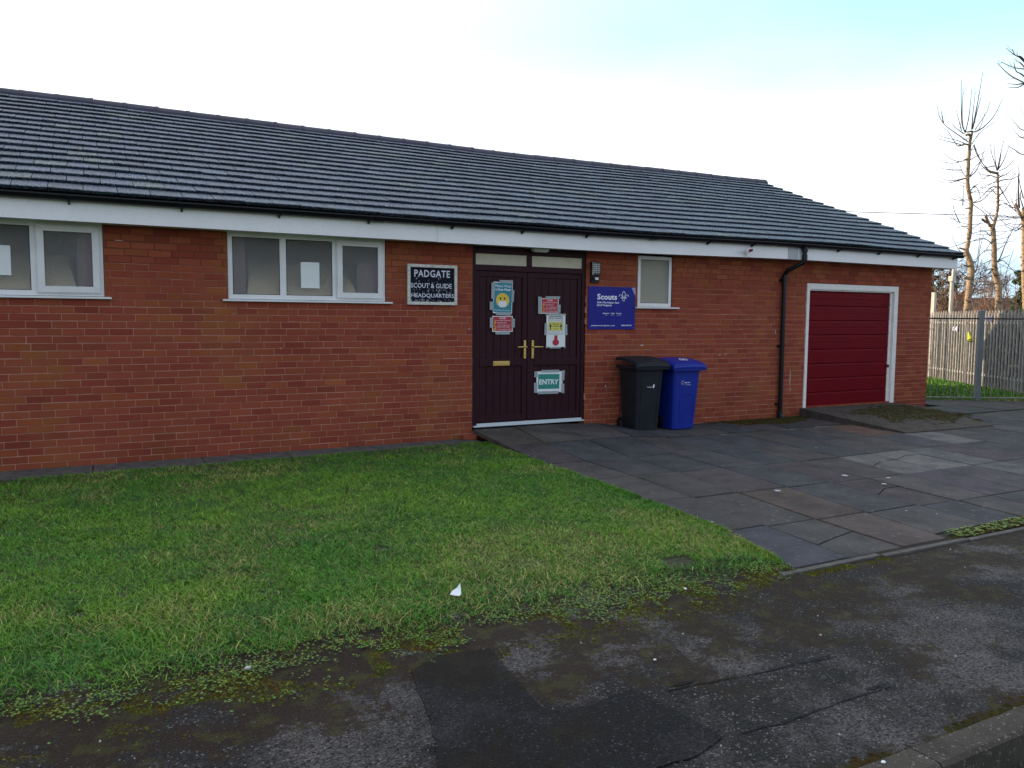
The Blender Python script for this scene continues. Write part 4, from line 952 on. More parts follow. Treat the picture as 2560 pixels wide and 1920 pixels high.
def d_mask(y):
    bk = MB(); bk.box(5.343, 5.605, y-.001, y-.0002, 1.640, 2.020)
    tx = MB(); yy = y-.0016
    write(tx, 'Please Wear', 5.362, 5.596, 1.965, 1.998, yy, .008); write(tx, 'a Face Mask', 5.362, 5.590, 1.920, 1.950, yy, .03); write(tx, 'Help Stop the Spread', 5.352, 5.588, 1.655, 1.674, yy, .01)
    fc = MB(); fc.disc(5.472, 1.795, .097, .094, yy, 36)
    ey = MB(); ey.disc(5.440, 1.820, .011, .017, yy-.0006, 16); e2 = MB(); e2.disc(5.498, 1.820, .011, .017, yy-.0006, 16)
    mk = MB(); mk.poly([(5.412, yy-.0008, 1.784), (5.528, yy-.0008, 1.784), (5.524, yy-.0008, 1.725), (5.500, yy-.0008, 1.708), (5.440, yy-.0008, 1.708), (5.416, yy-.0008, 1.725)])
    mk.stroke([(5.412, 1.780), (5.380, 1.795)], .003, yy-.0008); mk.stroke([(5.528, 1.780), (5.562, 1.795)], .003, yy-.0008); mk.stroke([(5.416, 1.73), (5.392, 1.75)], .003, yy-.0008); mk.stroke([(5.524, 1.73), (5.55, 1.75)], .003, yy-.0008)
    return [('teal_panel', 'teal', bk), ('lettering', 'white_ink', tx), ('face', 'yellow', fc), ('eye', 'black_ink', ey), ('eye', 'black_ink', e2), ('face_mask', 'white_ink', mk)]
notice('teal poster with yellow masked face, highest on the left door leaf', 5.335, 5.614, 1.625, 2.032, -1.2, [(5.42, 5.62, 2.025, 2.06), (5.305, 5.350, 1.81, 2.015), (5.29, 5.340, 1.665, 1.77), (5.60, 5.637, 1.775, 1.935), (5.375, 5.60, 1.600, 1.635)], d_mask)
def d_covid(x0, x1, z0, z1):
    def f(y):
        bk = MB(); bk.box(x0+.012, x1-.012, y-.001, y-.0002, z0+.012, z1-.010); W = x1-x0; H = z1-z0; tx = MB(); yy = y-.0016
        X = lambda u_: x0+u_*W; Z = lambda v_: z0+v_*H
        write(tx, 'COVID', X(.34), X(.66), Z(.80), Z(.91), yy, .02); write(tx, 'Do not enter if you have:', X(.12), X(.90), Z(.675), Z(.75), yy, .02)
        write(tx, 'High Temperature', X(.25), X(.72), Z(.53), Z(.60), yy, .02); write(tx, 'A loss or change to your', X(.25), X(.90), Z(.39), Z(.455), yy, .02); write(tx, 'sense of smell or taste', X(.25), X(.84), Z(.28), Z(.345), yy, .02); write(tx, 'A new continuous cough', X(.25), X(.90), Z(.12), Z(.19), yy, .02)
        out = [('red_panel', 'red', bk), ('lettering', 'white_ink', tx)]
        for u_, v_, r_ in ((.14, .57, .052), (.10, .40, .03), (.17, .31, .03), (.14, .16, .052)): ic = MB(); ic.disc(X(u_), Z(v_), r_*W, r_*W*1.05, yy, 18); out.append(('icon', 'yellow', ic))
        for v_, a_, b_ in ((.57, .02, .034), (.16, .026, .026)): i2 = MB(); i2.disc(X(.14), Z(v_), a_*W, b_*W, yy-.0006, 12); out.append(('icon_mark', 'red', i2))
        return out
    return f
notice('small red health notice under the teal poster on the left door leaf', 5.322, 5.622, 1.386, 1.592, .3, [(5.290, 5.335, 1.44, 1.57), (5.605, 5.650, 1.44, 1.56), (5.365, 5.575, 1.352, 1.388)], d_covid(5.322, 5.622, 1.386, 1.592))
notice('small red health notice at the top of the right door leaf', 6.052, 6.326, 1.630, 1.836, .5, [(6.005, 6.060, 1.625, 1.855), (6.125, 6.345, 1.828, 1.862), (6.310, 6.352, 1.64, 1.75)], d_covid(6.052, 6.326, 1.630, 1.836))
def d_dist(y):
    yy = y-.0016; fr = MB(); X0, X1 = 6.172, 6.395
    for a, b, c, d in ((X0, X1, 1.348, 1.350), (X0, X1, 1.606, 1.608), (X0, X0+.002, 1.350, 1.606), (X1-.002, X1, 1.350, 1.606)): fr.box(a, b, yy, yy+.0008, c, d)
    for k in range(7):
        for z in (1.530, 1.362): x = X0+.013+k*.030; fr.poly([(x, yy, z), (x+.013, yy, z), (x+.017, yy, z+.009), (x+.004, yy, z+.009)])
    write(fr, 'SOCIAL', 6.180, 6.252, 1.553, 1.580, yy, .012); write(fr, 'DISTANCING', 6.262, 6.388, 1.553, 1.580, yy, .012); write(fr, 'To protect yourself & others', 6.19, 6.378, 1.384, 1.392, yy, .02)
    fr.box(6.18, 6.388, yy, yy+.0006, 1.588, 1.596)
    yl = MB(); yl.box(6.176, 6.391, y-.001, y-.0002, 1.400, 1.520)
    bk = MB(); y3 = yy-.0008
    figs = []
    for x in (6.201, 6.366): f_ = MB(); figs.append(('figure', 'black_ink', f_)); f_.disc(x, 1.496, .006, .008, y3, 12); f_.poly([(x-.013, y3, 1.482), (x+.013, y3, 1.482), (x+.012, y3, 1.452), (x+.006, y3, 1.445), (x+.005, y3, 1.408), (x-.005, y3, 1.408), (x-.006, y3, 1.445), (x-.012, y3, 1.452)])
    write(bk, 'Please keep', 6.234, 6.334, 1.480, 1.498, y3, .03); write(bk, 'your distance', 6.232, 6.338, 1.452, 1.470, y3, .03); write(bk, 'Thank you', 6.248, 6.322, 1.418, 1.430, y3, .02)
    rd = MB(); rd.poly([(6.262, yy, 1.338), (6.312, yy, 1.338), (6.312, yy, 1.282), (6.336, yy, 1.256), (6.334, yy, 1.218), (6.284, yy, 1.192), (6.236, yy, 1.218), (6.234, yy, 1.256), (6.260, yy, 1.282)])
    return [('printing', 'black_ink', fr), ('yellow_panel', 'pale_yellow', yl), ('lettering', 'black_ink', bk), ('red_pointer', 'red', rd)]+figs
notice('tall white notice with yellow panel, two black figures and a red pointer', 6.138, 6.436, 1.178, 1.620, .3, [(6.108, 6.148, 1.34, 1.50), (6.425, 6.468, 1.34, 1.49), (6.19, 6.36, 1.158, 1.184), (6.165, 6.375, 1.612, 1.634), (6.405, 6.445, 1.60, 1.632), (6.128, 6.16, 1.60, 1.625), (6.128, 6.155, 1.165, 1.190), (6.418, 6.445, 1.165, 1.19)], d_dist)
def d_entry(y):
    bk = MB(); bk.box(6.018, 6.350, y-.001, y-.0002, .612, .812); tx = MB(); write(tx, 'ENTRY', 6.032, 6.338, .672, .742, y-.0016, .03)
    return [('green_panel', 'green', bk), ('lettering', 'white_ink', tx)]
notice('white sheet with green ENTRY panel, low on the right door leaf', 5.990, 6.402, .565, .850, -.8, [(6.06, 6.34, .838, .872), (5.955, 6.005, .77, .85), (5.955, 6.000, .56, .70), (6.01, 6.34, .545, .578), (6.385, 6.43, .72, .86), (6.385, 6.43, .55, .68)], d_entry)
# sheets of paper inside the windows
for nm, a, b, c, d in (('plain white sheet of paper in the middle pane, to the left of the name board', 2.865, 3.078, 1.891, 2.187), ('plain white sheet of paper in the window cut by the left photo edge', -.165, .049, 1.945, 2.234)):
    g = MB(); g.box(a, b, .0195, .0205, c, d); o = g.build('paper_sheet', M['paper'], origin=((a+b)/2, .02, (c+d)/2)); tag(o, nm, 'paper')
# caged bulkhead lamp
lm = thing('wall_lamp', 'black caged bulkhead lamp with white diffuser beside the top of the door', 'lamp', (6.875, -.02, 2.22))
g = MB(); g.box(6.812, 6.945, -.035, -.002, 2.06, 2.35); g.box(6.83, 6.93, -.055, -.034, 2.09, 2.14); g.build('back_plate', M['black'], lm, bevel=.006)
def dome(mb, x0, x1, z0, z1, y0, dep, nu=10, nv=14, off=0):
    P = []
    for i in range(nv+1):
        for j in range(nu+1):
            u_ = -1+2*j/nu; v_ = -1+2*i/nv; k = max(0, 1-u_**4)*max(0, 1-v_**6); P.append(((x0+x1)/2+u_*(x1-x0)/2, y0-(dep*k**.5+off), (z0+z1)/2+v_*(z1-z0)/2))
    return P
g = MB(); P = dome(g, 6.822, 6.935, 2.165, 2.338, -.035, .060); g.add(P, [(i*11+j, i*11+j+1, (i+1)*11+j+1, (i+1)*11+j) for i in range(14) for j in range(10)]); g.build('diffuser', M['lamp'], lm, smooth_=True)
g = MB(); P = dome(g, 6.816, 6.941, 2.158, 2.345, -.035, .066)
for i in range(0, 15, 2): g.tube([P[i*11+j] for j in range(11)], .0028, 5)
for j in range(0, 11, 2): g.tube([P[i*11+j] for i in range(15)], .0028, 5)
g.build('cage', M['black'], lm)
g = MB(); g.box(6.858, 6.908, -.065, -.036, 2.098, 2.132); g.build('sensor', M['lamp'], lm)
# small light over the door
ll = thing('door_light', 'slim pale light fitting under the soffit over the door', 'light', (5.97, -.08, 2.46))
g = MB(); g.box(5.86, 6.09, -.12, -.03, 2.445, 2.483); g.build('housing', M['frame_top'], ll, bevel=.008)
g = MB(); g.box(5.875, 6.075, -.112, -.038, 2.432, 2.444); g.build('diffuser', M['lamp'], ll, bevel=.005)
# small security camera on the fascia
cc = thing('security_camera', 'tiny dark camera on a white bracket fixed to the fascia', 'camera', (9.40, -.30, 2.58))
g = MB(); g.box(9.385, 9.425, -.30, -.277, 2.54, 2.60); g.tube([(9.405, -.29, 2.575), (9.405, -.34, 2.60)], .008, 8); g.build('bracket', M['pvc'], cc)
g = MB(); g.tube([(9.33, -.385, 2.575), (9.47, -.335, 2.605)], .020, 10); g.build('camera_body', M['garage'], cc)
g = MB(); g.tube([(9.31, -.392, 2.571), (9.332, -.384, 2.5755)], .022, 10); g.build('sunshade', M['pvc'], cc)

# ================================================================== WHEELED BINS
def bin_(name, label, x0, w_, y_front, m, wm, hgt, blue):
    """x0: left edge of the body at the top; front towards -Y"""
    bw = w_; dep = .44; cx = x0+bw/2; loc = (cx, y_front+dep/2, 0)
    t = thing(name, label, 'wheelie bin', loc, 'wheeled bins against the brick wall')
    yb = y_front+dep
    zt = hgt
    def ring(z, k):   # rounded rectangle at height z; k 0 bottom..1 top
        wx = bw*(.82+.18*k)/2; f = y_front+.065*(1-k); b = yb-.03*(1-k); r = .045; o = []
        for (X, Y, a0) in ((cx+wx-r, f+r, -90), (cx+wx-r, b-r, 0), (cx-wx+r, b-r, 90), (cx-wx+r, f+r, 180)):
            for s in range(5): a = R(a0+s*22.5); o.append((X+r*math.cos(a), Y+r*math.sin(a), z))
        return o
    g = MB(); ks = [0, .02, .35, .7, .93, .935, .965, .97, 1]; vs = []
    for k in ks:
        rr = ring(.012+k*(zt-.012), k)
        if .93 < k < .97: rr = [(cx+(a-cx)*1.035, (y_front+yb)/2+(b-(y_front+yb)/2)*1.03, c) for a, b, c in rr]
        vs += rr
    n_ = 20; g.add(vs, [(i*n_+j, i*n_+(j+1) % n_, (i+1)*n_+(j+1) % n_, (i+1)*n_+j) for i in range(len(ks)-1) for j in range(n_)]+[tuple(range(n_))[::-1]])
    body = g.build('bin_body', m, t, bevel=0)
    # recessed / raised panel on the front
    def fy(z): return y_front+.065*(1-(z-.012)/(zt-.012))
    g = MB()
    if blue:
        pts = [(cx+.02-.11, .10), (cx+.02-.125, .42), (cx+.02-.105, .49), (cx+.02-.06, .515), (cx+.02+.06, .515), (cx+.02+.105, .49), (cx+.02+.125, .42), (cx+.02+.11, .10)]
        for a, b in zip(pts[:-1], pts[1:]): g.tube([(a[0], fy(a[1])-.001, a[1]), (b[0], fy(b[1])-.001, b[1])], .006, 6)
    else:
        for s in (-1, 1): g.tube([(cx+s*.135, fy(.06)-.001, .06), (cx+s*.155, fy(.80)-.001, .80)], .006, 6)
        for k in range(5): x = cx-.16+k*.08; g.box(x-.004, x+.004, y_front-.008, y_front+.02, zt-.07, zt-.02)
    g.build('moulded_ribs', m, t)
    # lid: rises to the back, rolled front lip
    g = MB(); hw = bw/2+.055; yf = y_front-.055; zf = hgt+.005; zb = hgt+.125
    prof = [(yf, zf-.025), (yf-.006, zf+.005), (yf+.004, zf+.02), (yf+.008, zf+.045), (yf+.05, zf+.062), (yf+.12, zf+.085), (y_front+dep*.55, zb-.008), (yb-.05, zb), (yb+.005, zb-.005), (yb+.012, zb-.05)]
    k = len(prof); cols = [(-1, -.045), (-.97, -.012), (-.86, 0), (0, .012), (.86, 0), (.97, -.012), (1, -.045)]; vs = []
    for cx_, dz in cols: vs += [(cx+cx_*hw, y, z+dz*(.5 if i < 2 else 1)*(1 if i else .3)) for i, (y, z) in enumerate(prof)]
    g.add(vs, [(a*k+b, (a+1)*k+b, (a+1)*k+b+1, a*k+b+1) for a in range(len(cols)-1) for b in range(k-1)])
    # rim under the lid
    for (a, b, c, d) in ((cx-hw+.01, cx+hw-.01, yf+.004, yf+.03),): g.box(a, b, c, d, zf-.045, zf-.02)
    g.box(cx-hw+.012, cx-hw+.035, yf+.03, yb, zf-.035, zf+.01); g.box(cx+hw-.035, cx+hw-.012, yf+.03, yb, zf-.035, zf+.01)
    # raised handle pads on the lid
    zz = zf+.075
    if not blue:
        g.hexa([(cx-.02, yf+.05, zf+.055), (cx+.16, yf+.05, zf+.055), (cx+.16, yf+.20, zf+.095), (cx-.02, yf+.20, zf+.095), (cx-.02, yf+.07, zf+.085), (cx+.16, yf+.07, zf+.085), (cx+.16, yf+.19, zf+.122), (cx-.02, yf+.19, zf+.122)])
    lid = g.build('bin_lid', m, t, bevel=.004)
    g = MB(); g.tube([(cx-hw+.06, yb-.002, zb-.035), (cx+hw-.06, yb-.002, zb-.035)], .014, 10); g.build('push_bar', m, t)
    for s in (-1, 1):
        wx = cx+s*(bw*.41+.012); g = MB(); c0 = (wx+s*.0, yb-.055, .095)
        prof = [(.088, -.022), (.095, -.018), (.098, 0), (.095, .018), (.088, .022)]
        vs = []; n2 = 24
        for r_, o_ in prof: vs += [(wx+o_, c0[1]+r_*math.cos(2*math.pi*j/n2), c0[2]+r_*math.sin(2*math.pi*j/n2)) for j in range(n2)]
        vs += [(wx-.020, c0[1]+.058*math.cos(2*math.pi*j/n2), c0[2]+.058*math.sin(2*math.pi*j/n2)) for j in range(n2)]+[(wx+.020, c0[1]+.058*math.cos(2*math.pi*j/n2), c0[2]+.058*math.sin(2*math.pi*j/n2)) for j in range(n2)]
        fs = [(a*n2+j, a*n2+(j+1) % n2, (a+1)*n2+(j+1) % n2, (a+1)*n2+j) for a in range(4) for j in range(n2)]+[(j, 5*n2+j, 5*n2+(j+1) % n2, (j+1) % n2) for j in range(n2)]+[(4*n2+j, 4*n2+(j+1) % n2, 6*n2+(j+1) % n2, 6*n2+j) for j in range(n2)]
        g.add(vs, fs); wh = g.build('wheel', M['rubber'], t, smooth_=False)
        g = MB(); g.cyl((wx-.012, c0[1], c0[2]), (1, 0, 0), .057, .024, 20); g.cyl((wx-.024, c0[1], c0[2]), (1, 0, 0), .020, .048, 14); g.build('hub', M['hub'], wh)
    # council lettering on the front
    g = MB(); f = lambda z: fy(z)-.003
    if blue:
        z = .672; zc = .676; yy = f(z); cxx = cx-.052
        g.stroke([(cxx-.028+.024*math.cos(a), zc+.024*math.sin(a)) for a in np.linspace(R(50), R(320), 14)], .007, yy-.002)
        v, fs = text_mesh('recycle', cxx-.004, cxx+.102, z-.010, z+.014, yy-.002, .02); g.add(v, fs); v, fs = text_mesh('for Warrington', cxx+.022, cxx+.120, z-.036, z-.024, yy+.0005, .02); g.add(v, fs)
    else:
        z = .632; yy = f(z); v, fs = text_mesh('Warrington', cx-.055, cx+.040, z-.010, z+.010, yy-.002, .015); g.add(v, fs)
        g.poly([(cx+.042, yy-.002, z-.030), (cx+.052, yy-.002, z-.012), (cx+.045, yy-.002, z+.015), (cx+.062, yy-.002, z+.042), (cx+.075, yy-.003, z+.030), (cx+.074, yy-.002, z+.0), (cx+.060, yy-.002, z-.012)])
    g.build('lettering', M['white_ink'], t)
    if blue:
        g = MB(); zq = zf+.083; pts = [(cx-.075, yf+.12), (cx+.06, yf+.12), (cx+.10, yf+.24), (cx-.03, yf+.24)]
        def lz(y): return np.interp(y, [p[0] for p in prof], [p[1] for p in prof])
        lpro = [(yf+.05, zf+.062), (yf+.12, zf+.085), (y_front+dep*.55, zb-.008)]
        L_ = lambda x, y: (x, y, float(np.interp(y, [a for a, b in lpro], [b for a, b in lpro]))+.0135)
        for a, b in ((0, .016),): 
            P = [L_(*p) for p in pts]; c_ = np.mean(P, 0); Q = [tuple(c_+(np.array(p)-c_)*.72) for p in P]
            for i in range(4): g.poly([P[i], P[(i+1) % 4], Q[(i+1) % 4], Q[i]])
            Q2 = [tuple(c_+(np.array(p)-c_)*.42) for p in P]; g.poly(Q2)
        g.build('lid_label', M['white_ink'], t)
    return t
bin_('wheelie_bin', 'tall black wheeled bin nearest the door, lid shut', 7.262, .465, -.52, M['bin_black'], None, .915, False)
bin_('wheelie_bin', 'blue wheeled recycling bin standing to the right of the black one', 7.905, .480, -.52, M['bin_blue'], None, .885, True)
# ================================================================== SMALL THINGS ON THE GROUND
g = MB(); x, y = gp(1142, 1498); z = .035
P = [(-.060, .0, .022), (-.030, .022, .045), (.012, .035, .058), (.052, .050, .098), (.046, .02, .050), (.030, -.02, .018), (.008, -.035, .008), (-.03, -.02, .014)]
g.prism([(x+a*.68, y+b*.68, z*.6+c*.55) for a, b, c in P], (0, .0006, .0010)); tag(g.build('paper_scrap', M['paper'], origin=(x, y, 0)), 'crumpled white scrap of paper lying on the lawn', 'litter')
def pebble(px, py, s, label, m='stone', cat='stone', z=0):
    x, y = gp(px, py); g = MB(); q = np.random.default_rng(int(px)); n_ = 9; vs = []
    for i, (r_, zz) in enumerate(((.7, 0), (1, .25), (.85, .6), (.4, .85))):
        vs += [(x+s*r_*(.85+.3*q.random())*math.cos(2*math.pi*j/n_), y+s*.75*r_*(.85+.3*q.random())*math.sin(2*math.pi*j/n_), z+s*zz*.8) for j in range(n_)]
    g.add(vs, [(i*n_+j, i*n_+(j+1) % n_, (i+1)*n_+(j+1) % n_, (i+1)*n_+j) for i in range(3) for j in range(n_)]+[tuple(3*n_+j for j in range(n_))])
    return tag(g.build('stone' if cat == 'stone' else 'litter_scrap', M[m], origin=(x, y, z)), label, cat)
pebble(620, 1672, .017, 'rounded white stone at the mossy edge of the lawn')
pebble(1713, 1473, .012, 'small white chip on the lawn edge near the paving corner', 'paper', 'litter')
pebble(292, 1291, .010, 'tiny white scrap on the lawn near the wall, far left', 'paper', 'litter')
pebble(1637, 1650, .008, 'small white fleck on the asphalt footway', 'paper', 'litter')
pebble(2208, 1915, .010, 'white pebble on top of the kerb at the bottom right', 'paper', 'stone', .012)
pebble(2538, 1773, .010, 'orange chip lying by the kerb', 'brickbg', 'stone', .0)
g = MB(); P = [gp(*p) for p in ((1650, 1087), (1668, 1083.5), (1692, 1090.5), (1672, 1094.5))]; g.prism([(a, b, .001) for a, b in P], (0, 0, .008)); tag(g.build('access_cover', M['rust'], origin=(*P[0], 0)), 'small rusty iron access cover set in the paving by the bins', 'access cover')
g = MB(); g.hexa([(4.86, -.10, .014), (5.035, -.13, .014), (5.035, -.035, .014), (4.86, -.02, .014), (4.862, -.10, .076), (5.033, -.128, .074), (5.033, -.037, .074), (4.862, -.02, .076)]); g.cc = (.8, .85, .8)
tag(g.build('loose_brick', M['brick'], bevel=.006, origin=(4.95, -.07, 0)), 'loose brown brick lying under the edge of the door ramp', 'brick')

# ================================================================== RAILING, FENCE
rl = thing('railing', 'low grey bar railing with a stout post, crossing behind the paving', 'railing', (16.32, .33, 0))
D = np.array([.851, -.525]); P0 = np.array([16.32, .335]); s_l, s_r = -2.40, 4.2
rp = lambda s, z: (P0[0]+D[0]*s, P0[1]+D[1]*s, z)
g = MB(); g.cc = (.9, .9, .9)
g.tube([rp(s_l, 1.63), rp(s_r, 1.63)], .014, 6); g.build('top_rail', M['black'], rl)
g = MB(); g.tube([rp(s_l, .055), rp(s_r, .055)], .014, 6); g.build('bottom_rail', M['galv'], rl)
g = MB(); s = s_l+.05
while s < s_r: g.tube([rp(s, .055), rp(s, 1.63)], .0065, 5); s += .131
g.build('bars', M['galv'], rl)
def sq_post(mb, c, r_, z0, z1):
    N_ = np.array([-D[1], D[0]]); P = [np.array(c)+a*D*r_+b*N_*r_ for a, b in ((-1, -1), (1, -1), (1, 1), (-1, 1))]
    mb.hexa([(*p, z0) for p in P]+[(*p, z1-.012) for p in P]); Q = [np.array(c)+(p-np.array(c))*.7 for p in P]; mb.hexa([(*p, z1-.012) for p in P]+[(*p, z1) for p in Q])
for s in (0, 2.9): g = MB(); sq_post(g, P0+D*s, .045, -.02, 1.80); g.build('post', M['steel'], rl)
fd = np.array([.57, .8216]); F_ = np.array([19.45, 2.02])
pf = thing('palisade_fence', 'tall galvanised steel palisade fence with pointed pales, behind the railing', 'fence', (19.45, 2.02, 0))
fp = lambda s, z, o=0: (F_[0]+fd[0]*s-fd[1]*o, F_[1]+fd[1]*s+fd[0]*o, z)
g = MB(); q = np.random.default_rng(8); s = -5.5; i = 0
while s < 11:
    t = .9+.25*q.random(); g.cc = (t, t, t*1.0); h = 1.86+q.normal()*.006; lean = q.normal()*.004; w_ = .032; z0 = .03
    a = [(-w_, .0), (-w_*.55, .026), (w_*.55, .026), (w_, 0)]
    vs = [fp(s+x, z0, o) for x, o in a]+[fp(s+lean+x, h-.10, o) for x, o in a]+[fp(s+lean-w_*.75, h-.03, .004), fp(s+lean, h, .02), fp(s+lean+w_*.75, h-.03, .004)]
    g.add(vs, [(0, 1, 5, 4), (1, 2, 6, 5), (2, 3, 7, 6), (4, 5, 9, 8), (5, 6, 9), (6, 7, 10, 9)])
    s += .150; i += 1
g.build('pales', M['galv'], pf)
for z in (1.55, .30):
    g = MB(); g.hexa([fp(-5.6, z-.025, -.004), fp(11, z-.025, -.004), fp(11, z-.025, -.04), fp(-5.6, z-.025, -.04), fp(-5.6, z+.025, -.004), fp(11, z+.025, -.004), fp(11, z+.025, -.04), fp(-5.6, z+.025, -.04)]); g.build('rail', M['galv'], pf)
g = MB(); s = -5.5
while s < 11:
    for z in (1.55, .30): c = fp(s, z, .012); g.box(c[0]-.012, c[0]+.012, c[1]-.02, c[1]+.02, z-.018, z+.018)
    s += .150
g.build('bolts', M['lamp'], pf)
for s in (-4.2, -1.45, 1.3, 4.05, 6.8, 9.55): g = MB(); g.hexa([fp(s-.03, -.05, -.04), fp(s+.03, -.05, -.04), fp(s+.03, -.05, -.14), fp(s-.03, -.05, -.14), fp(s-.03, 1.66, -.04), fp(s+.03, 1.66, -.04), fp(s+.03, 1.66, -.14), fp(s-.03, 1.66, -.14)]); g.build('post', M['galv'], pf)
# things hung on the fence
def on_fence(px, z, o=.03):
    # abscissa along the fence whose image falls at column px
    best = min(np.linspace(-5, 11, 3200), key=lambda s: abs(1280+F0*((np.array(fp(s, z))-CP)@rt)/((np.array(fp(s, z))-CP)@fw)-px)); return best
s = on_fence(2390, 1.38); t = thing('number_plate', 'small navy plate with white characters tied to the pales', 'plate', fp(s, 1.38, .03))
g = MB(); g.hexa([fp(s-.16, 1.31, .024), fp(s+.16, 1.31, .024), fp(s+.16, 1.31, .020), fp(s-.16, 1.31, .020), fp(s-.16, 1.47, .024), fp(s+.16, 1.47, .024), fp(s+.16, 1.47, .020), fp(s-.16, 1.47, .020)]); g.build('plate', M['navy'], t)
v, f = text_mesh('04', -.14, .12, 1.325, 1.455, 0, .01); g = MB(); g.add([fp(s-a, c, .0255) for a, b, c in v], f); g.build('lettering', M['white_ink'], t)
s = on_fence(2479, 1.60, .03); g = MB()
for k in range(5): g.cc = (1, 1, 1) if k % 2 else (2.4, 2.4, 1.8); g.hexa([fp(s-.13, 1.56+k*.03, .05), fp(s+.13, 1.56+k*.03, .05), fp(s+.13, 1.56+k*.03, .02), fp(s-.13, 1.56+k*.03, .02), fp(s-.13, 1.588+k*.03, .045), fp(s+.13, 1.588+k*.03, .045), fp(s+.13, 1.588+k*.03, .02), fp(s-.13, 1.588+k*.03, .02)])
tag(g.build('striped_bundle', mat('navy_cloth', (.03, .035, .09), rough=.8, attr=True), origin=fp(s, 1.6, .03)), 'small navy bundle caught on the fence right of the railing post', 'cloth')
s = on_fence(2430, 1.20); g = MB()
g.tube([fp(s+.07, 1.27, .05), fp(s+.02, 1.21, .06), fp(s-.05, 1.13, .06), fp(s-.08, 1.09, .06)], [.03, .055, .055, .035], 8)
for k, (a, b) in enumerate(((.10, 1.31), (.06, 1.325), (.125, 1.27))): g.tube([fp(s+.05, 1.25, .055), fp(s+a, b, .055)], [.02, .012], 6)
g.tube([fp(s-.03, 1.19, .06), fp(s-.09, 1.19, .06)], [.018, .011], 6)
tag(g.build('lost_glove', M['hiviz'], origin=fp(s, 1.2, .05)), 'yellow glove stuck between the pales left of the railing post', 'glove')

# ================================================================== TREES
def path(pts, dep, z_off=None): return [PX(x, y, d) for (x, y), d in zip(pts, dep if hasattr(dep, '__len__') else [dep]*len(pts))]
def bez(p, k=5):
    """densify a polyline smoothly"""
    P = [np.array(a, float) for a in p]
    if len(P) < 3: return P
    out = []
    for i in range(len(P)-1):
        a, b, c, d = P[max(i-1, 0)], P[i], P[i+1], P[min(i+2, len(P)-1)]
        for t in np.linspace(0, 1, k, endpoint=False): out.append(.5*((2*b)+(-a+c)*t+(2*a-5*b+4*c-d)*t*t+(-a+3*b-3*c+d)*t**3))
    return out+[P[-1]]
def pollard(label, trunk, rad, dep, shoots, stubs, base, extra=0, seed=1, rand=None):
    q = np.random.default_rng(seed)
    p = bez([(*base,)]+[tuple(PX(x, y, dep)) for x, y in trunk]); rr = np.interp(np.linspace(0, 1, len(p)), np.linspace(0, 1, len(rad)), rad)
    t = thing('pollarded_tree', label, 'tree', tuple(base), 'bare pollarded trees behind the palisade fence')
    g = MB(); rr = [r_*(1+.07*noise.noise(Vector(tuple(P*3)))) for r_, P in zip(rr, p)]; g.tube(p, rr, 12)
    for st, r_ in stubs:
        s = [PX(x, y, dep-.05*i) for i, (x, y) in enumerate(st)]; g.tube(bez(s, 3), np.linspace(r_, r_*.75, len(bez(s, 3))), 8)
    g.build('trunk', M['bark'], t, smooth_=True)
    g = MB()
    for sh in shoots:
        dz = q.uniform(-.9, .9); n_ = len(sh); s = [PX(x, y, dep+dz*i/(n_-1)) for i, (x, y) in enumerate(sh)]; b = bez(s, 4)
        L = sum(np.linalg.norm(b[i+1]-b[i]) for i in range(len(b)-1)); g.tube(b, np.linspace(.014+.007*L, .007, len(b)), 4)
        for k in range(int(L*1.2)):       # side twigs
            i = q.integers(1, len(b)-1); d = b[min(i+1, len(b)-1)]-b[i-1]; d = d/np.linalg.norm(d); o = q.normal(size=3); o -= o@d*d; o /= np.linalg.norm(o)
            e = b[i]+(d*.6+o*.5+np.array([0, 0, .25]))*q.uniform(.15, .5); g.tube([b[i], (b[i]+e)/2+o*.02, e], [.006, .005, .003], 3)
    for k in range(extra):
        f = q.uniform(*(rand or (.45, 1))); b0 = p[min(len(p)-1, int(f*(len(p)-1)))]; a = q.uniform(0, 2*math.pi); d = np.array([math.cos(a), math.sin(a), q.uniform(-.25, .5)]); L = q.uniform(.5, 1.5)
        pts = [b0, b0+d*L*.35, b0+d*L*.7+np.array([0, 0, .12*L]), b0+d*L*.95+np.array([0, 0, .42*L])]; g.tube(bez(pts, 3), np.linspace(.013, .004, len(bez(pts, 3))), 4)
    g.build('branches', M['twig'], t)
    return t
c6 = lambda x, y: (2240+x*.2893, 80+y*.2893)
c7 = lambda x, y: (2360+x*.1808, 280+y*.1808)
c8 = lambda x, y: (2340+x*.14464, 560+y*.14464)
b1 = PX(2416, 800, 28); b1 = (b1[0], b1[1], -.1)
